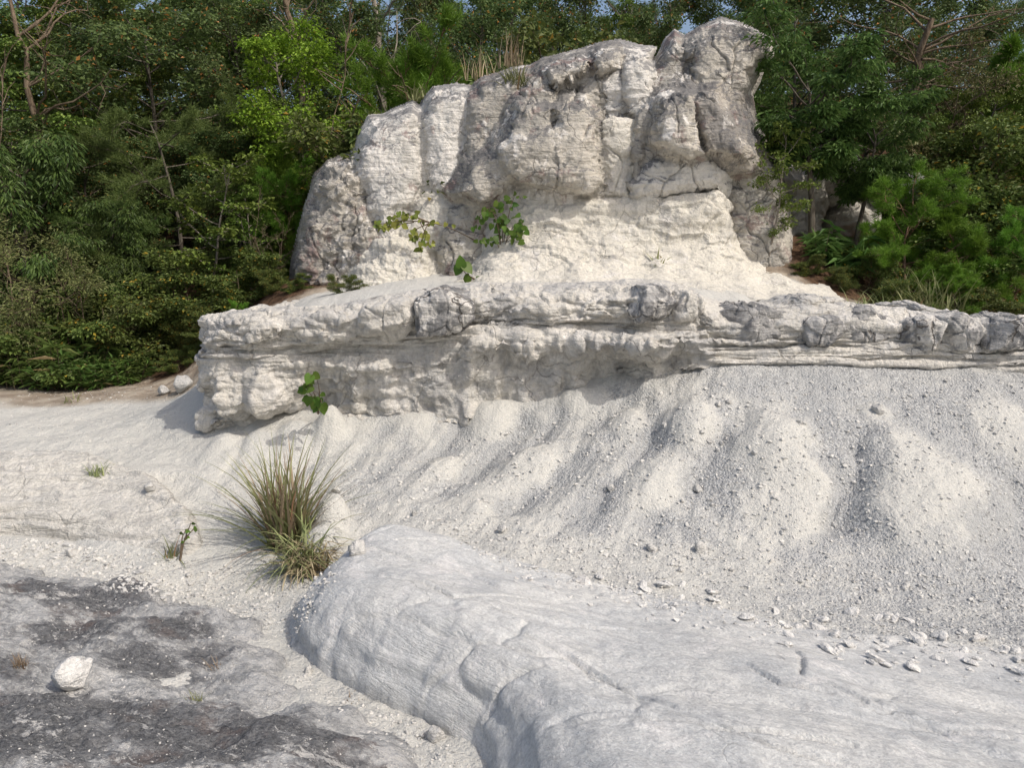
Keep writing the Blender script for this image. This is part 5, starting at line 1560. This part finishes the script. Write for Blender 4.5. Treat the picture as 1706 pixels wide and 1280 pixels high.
# dead leaning trunk
T = Tubes(); rg = np.random.default_rng(5)
b0 = at(1515, 190, 11.4); tp = at(1551, 28, 11.2)
tr = np.linspace(0, 1, 8)[:, None] * (tp - b0)[None] + rg.normal(size=(8, 3)) * 0.03
T.add(tr, np.linspace(.06, .04, 8), 8)
root = at(1500, 330, 11.5)
T.add(np.array([root - b0, tr[0]]), [.075, .06], 8)
for i in range(20):
    f = rg.uniform(0.1, .98); p = b0 + (tp - b0) * f - b0
    dv = unit(np.array([rg.normal() + 0.5, rg.normal() * .6, rg.uniform(-.1, .8)]))
    lp = limb_pts(p, dv, rg.uniform(.5, 1.6), 6, rg, .18)
    T.add(lp, np.linspace(.02, .004, 7), 4)
    for q in range(5):
        j = int(rg.integers(2, 7))
        T.add(limb_pts(lp[j], dv + rg.normal(size=3) * .6, rg.uniform(.2, .6), 4, rg, .25), np.linspace(.006, .002, 5), 3)
o = link('dead_tree', T.mesh('dead_tree', M_TWIG), None, b0)
tag(o, 'leaning dead brown trunk with broken top and bare branches, upper right', 'dead tree')

# bare trunks seen among the far trees at the top
for i, (px0, py0, px1, py1, d, r, lab) in enumerate([
    (640, 190, 620, -20, 14.0, .07, 'bare forked grey trunk above the left slab of the outcrop'),
    (502, 120, 470, -30, 13.0, .06, 'slanting brown trunk above the bright green tree'),
    (1052, 90, 1048, -20, 15, .05, 'dark straight trunk behind the dip of the outcrop crest'),
    (60, 200, 30, 60, 11.2, .05, 'forked pale trunk among the maples at far left')]):
    T = Tubes(); rg = np.random.default_rng(200 + i)
    a, b = at(px0, py0, d), at(px1, py1, d)
    g = np.array([a[0], d, float(surf(a[0], d)[0]) - .1])
    t = np.vstack([g, a, a + (b - a) * .35 + rg.normal(size=3) * .05, a + (b - a) * .7 + rg.normal(size=3) * .06, b, b + (b - a) * .5])
    T.add(t - g, np.linspace(r, r * .5, 6), 7)
    for k in range(9):
        p = t[1 + k % 4] - g
        lp = limb_pts(p, unit(np.array([rg.normal(), rg.normal() * .4, .6])), rg.uniform(.7, 2.0), 6, rg, .2, .05)
        T.add(lp, np.linspace(r * .4, .006, 7), 5)
        for q in range(4):
            T.add(limb_pts(lp[int(rg.integers(2, 7))], rg.normal(size=3) + [0, 0, .5], .5, 4, rg, .3), np.linspace(.008, .003, 5), 3)
    o = link('leafless_tree', T.mesh('leafless_tree', [M_BARKP, M_TWIG, M_BARK, M_TWIG][i]), None, g)
    tag(o, lab, 'bare tree')


# ------------------------------------------------------------------ grass tufts
def tuft(px, py, n, Lpx, rpx, wpx, mat, label, seed, spread=.55, arch=.6, name='grass_tuft', d=None, cat='grass'):
    p = hit(px, py)[0] if d is None else at(px, py, d)
    k = p[1] / FPX
    o = link(name, tuft_mesh(name, seed, n, Lpx * k, rpx * k, wpx * k, mat, spread, arch), None, tuple(p))
    tag(o, label, cat)
    return o


big = empty('grass_tuft', tuple(hit(478, 905)[0]))
tag(big, 'large wispy grass tuft, green with brown stems, at the foot of the slope', 'grass')
kb = big.location[1] / FPX
bt = tuft_mesh('blades', 1, 190, 215 * kb, 34 * kb, 4.4 * kb, 'grass', .60, .6, 6)
link('blades', bt, big)
link('dry_stems', tuft_mesh('dry_stems', 2, 130, 185 * kb, 28 * kb, 4.2 * kb, 'drygrass', .36, .4, 4), big)
low = tuft_mesh('lower_blades', 3, 120, 115 * kb, 26 * kb, 4.2 * kb, 'grass', .75, 1.3, 5)
o = link('lower_blades', low, big, tuple(Vector(hit(505, 945)[0]) - big.location))
link('dead_blades', tuft_mesh('dead_blades', 4, 190, 95 * kb, 34 * kb, 3.8 * kb, 'drygrass', .9, 1.5, 4), big, tuple(Vector(hit(515, 945)[0]) - big.location))
tuft(165, 788, 60, 36, 16, 2.2, 'grass', 'small flat green grass tuft on the left white bank', 11, .9, .8)
tuft(285, 930, 34, 55, 12, 2.2, 'grass', 'sparse grass blades beside the tiny seedling on the left bank', 12, .6, .5)
tuft(585, 1166, 26, 26, 22, 2.0, 'drygrass', 'scrap of dry brown plant litter at the foot of the smooth slab', 27, 1.2, .5)
tuft(35, 1112, 60, 40, 12, 2.0, 'drygrass', 'small dry reddish grass tuft on the black crusted slab at far left', 13, .5, .4)
tuft(360, 1115, 26, 34, 8, 2.0, 'drygrass', 'tiny dry brown tuft in a crack of the black crusted slab', 14, .5, .4)
tuft(325, 1170, 50, 34, 14, 1.6, 'grass', 'faint greyish tuft above the nearest black hummock', 15, .6, .5)
tuft(1098, 442, 22, 34, 12, 4.0, 'grass', 'small green blades on the white skirt of the outcrop', 16, .9, .6, d=8.45)
tuft(1180, 500, 16, 30, 8, 4.0, 'grass', 'left of two small leaf tufts on the shelf right of the outcrop', 17, .8, .5, d=7.9)
tuft(1212, 502, 14, 26, 8, 4.0, 'grass', 'right of two small leaf tufts on the shelf right of the outcrop', 18, .8, .5, d=7.9)
tuft(1545, 545, 620, 115, 60, 2.6, 'grass', 'wide arching grass clump behind the right part of the ledge', 19, .7, .9, d=7.9)
tuft(1445, 530, 160, 60, 30, 2.6, 'grass', 'lower grass clump left of the wide arching one behind the ledge', 20, .7, .9, d=7.9)
tuft(860, 150, 130, 55, 16, 2.4, 'grass', 'grass tuft growing on the upper left shoulder of the outcrop', 21, .5, .9, d=9.35)
tuft(800, 130, 34, 55, 25, 2.0, 'drygrass', 'thin dry stems behind the upper left shoulder of the outcrop', 22, .25, .3, d=10.4)
tuft(850, 110, 40, 60, 20, 2.0, 'drygrass', 'upright dry stems above the grass tuft on the outcrop', 23, .2, .2, d=10.4)
tuft(700, 165, 60, 40, 22, 2.4, 'grass', 'fern-like grass at the notch between the two left slabs', 24, .9, .9, d=10.2)
tuft(1500, 240, 110, 50, 25, 2.4, 'grass', 'grass clump on top of the small grey outcrop', 25, .5, .6, d=10.6)
tuft(120, 668, 30, 24, 16, 2.0, 'grass', 'sparse grass at the edge of the path by the left forest', 26, .8, .7)


# ------------------------------------------------------------------ sprouts with large leaves
def heart_leaf(mat):
    """A rounded heart-shaped leaf in the XY plane, stalk at the origin, unit length along +Y."""
    out = [(0, .06), (.22, -.05), (.42, .10), (.46, .36), (.34, .66), (.14, .90), (0, 1.05)]
    out += [(-x, y) for x, y in out[-2:0:-1]]
    V = [(0, .42, 0.0)] + [(x, y, 0.16 * abs(x) - 0.12 * y * y) for x, y in out]
    n = len(out)
    F = [[0, 1 + i, 1 + (i + 1) % n] for i in range(n)]
    V = np.array(V); V[:, 2] += 0
    return [new_mesh('leaf', V, np.array(F), mat, True, {'tint': np.full(len(V), t)}) for t in (0.05, 0.35, 0.65, 0.9, 0.99)]


HEART = heart_leaf(ML['sprout']); HEARTY = heart_leaf(ML['yellow'])


def sprout(name, base, stems, leaf_px, label, leaves=HEART, seed=0, per=3, face=(0, -1, .35)):
    """stems: lists of pixel points with depth; leaves sit along the outer half of each."""
    rg = np.random.default_rng(seed)
    b = np.array(base, float)
    root = empty(name, tuple(b)); tag(root, label, 'plant')
    T = Tubes(); spots = []
    for s in stems:
        pts = np.array([at(*p) for p in s])
        pp = catmull(pts, 10) if len(pts) > 2 else np.linspace(pts[0], pts[1], 10)
        T.add(pp - b, np.linspace(.007, .0025, 10), 4)
        for q in range(per):
            spots.append(pp[int(4 + rg.integers(6))])
        spots.append(pp[-1])
    link('stem', T.mesh('stem', M_TWIG), root)
    for p in spots:
        L = leaf_px / FPX * p[1] * rg.uniform(.6, 1.15)
        o = link('leaf', leaves[int(rg.choice(5, p=[.27, .31, .27, .15, 0]))], root)
        nrm = unit(np.array(face) + rg.normal(size=3) * .35)
        ax = unit(np.array([rg.normal() * .6, rg.normal() * .25, -0.5 + rg.normal() * .4]))
        sx = unit(np.cross(ax, nrm)); nz = np.cross(sx, ax)
        Mx = Matrix((Vector(sx), Vector(ax), Vector(nz))).transposed().to_4x4()
        o.rotation_euler = Mx.to_euler()
        o.scale = (L, L, L)
        o.location = Vector(p - b + rg.normal(size=3) * 0.35 * L)
    return root


sprout('leafy_sprout', at(530, 690, 6.02), [[(530, 690, 6.02), (525, 660, 5.68), (512, 635, 5.62)], [(530, 690, 6.02), (532, 650, 5.66), (528, 632, 5.62)], [(530, 690, 6.02), (535, 665, 5.66), (536, 672, 5.62)], [(530, 690, 6.02), (520, 660, 5.66), (505, 645, 5.62)]], 17, 'small sprout with round green leaves growing in the ledge wall', seed=1, per=5)
sprout('leafy_sprout', at(835, 430, 8.7), [[(835, 430, 8.7), (830, 380, 8.6), (815, 345, 8.55), (800, 372, 8.5)], [(835, 430, 8.7), (845, 370, 8.6), (858, 325, 8.55), (868, 330, 8.5)], [(835, 430, 8.7), (838, 370, 8.6), (835, 335, 8.55)], [(835, 430, 8.7), (850, 385, 8.6), (868, 368, 8.5), (872, 378, 8.5)], [(835, 430, 8.7), (825, 400, 8.6), (800, 400, 8.5)], [(835, 430, 8.7), (845, 400, 8.6), (862, 385, 8.5), (864, 395, 8.5)], [(835, 430, 8.7), (828, 360, 8.6), (808, 350, 8.5), (790, 374, 8.5)]], 11, 'big-leaved green sapling growing from the white skirt of the outcrop', seed=2, per=13)
sprout('leafy_sprout', at(800, 470, 8.3), [[(800, 470, 8.3), (780, 460, 8.25), (765, 440, 8.2)], [(800, 470, 8.3), (775, 455, 8.2), (772, 450, 8.2)]], 20, 'low trailing shoot with a few round leaves below the big-leaved sapling', seed=3, per=2)
sprout('trailing_branch', at(800, 405, 8.9), [[(800, 405, 8.9), (750, 380, 8.8), (715, 370, 8.75), (690, 362, 8.7)], [(715, 370, 8.75), (670, 368, 8.7), (625, 375, 8.7)], [(715, 370, 8.75), (705, 390, 8.7), (700, 415, 8.7)], [(715, 370, 8.75), (680, 358, 8.7), (650, 362, 8.7)], [(700, 370, 8.75), (712, 395, 8.7), (718, 405, 8.7)], [(690, 370, 8.75), (660, 375, 8.7), (640, 380, 8.7)], [(715, 372, 8.75), (690, 385, 8.7), (692, 400, 8.7)]], 9, 'thin trailing branch with small yellowing leaves across the outcrop foot', HEARTY, seed=4, per=13)
sprout('leafy_sprout', at(706, 508, 6.35), [[(706, 508, 6.35), (704, 495, 6.3), (701, 488, 6.28)], [(706, 508, 6.35), (708, 496, 6.3)]], 13, 'tiny sprout on top of the dark cap block of the ledge', seed=5, per=1)
hp = hit(300, 935)[0]
sprout('seedling', hp, [[(300, 935, hp[1]), (306, 905, hp[1]), (318, 872, hp[1])], [(300, 935, hp[1]), (304, 895, hp[1]), (311, 882, hp[1])], [(300, 935, hp[1]), (308, 900, hp[1]), (326, 878, hp[1])]], 8, 'tiny dark-leaved seedling on the left bank beside sparse grass', seed=6, per=2)
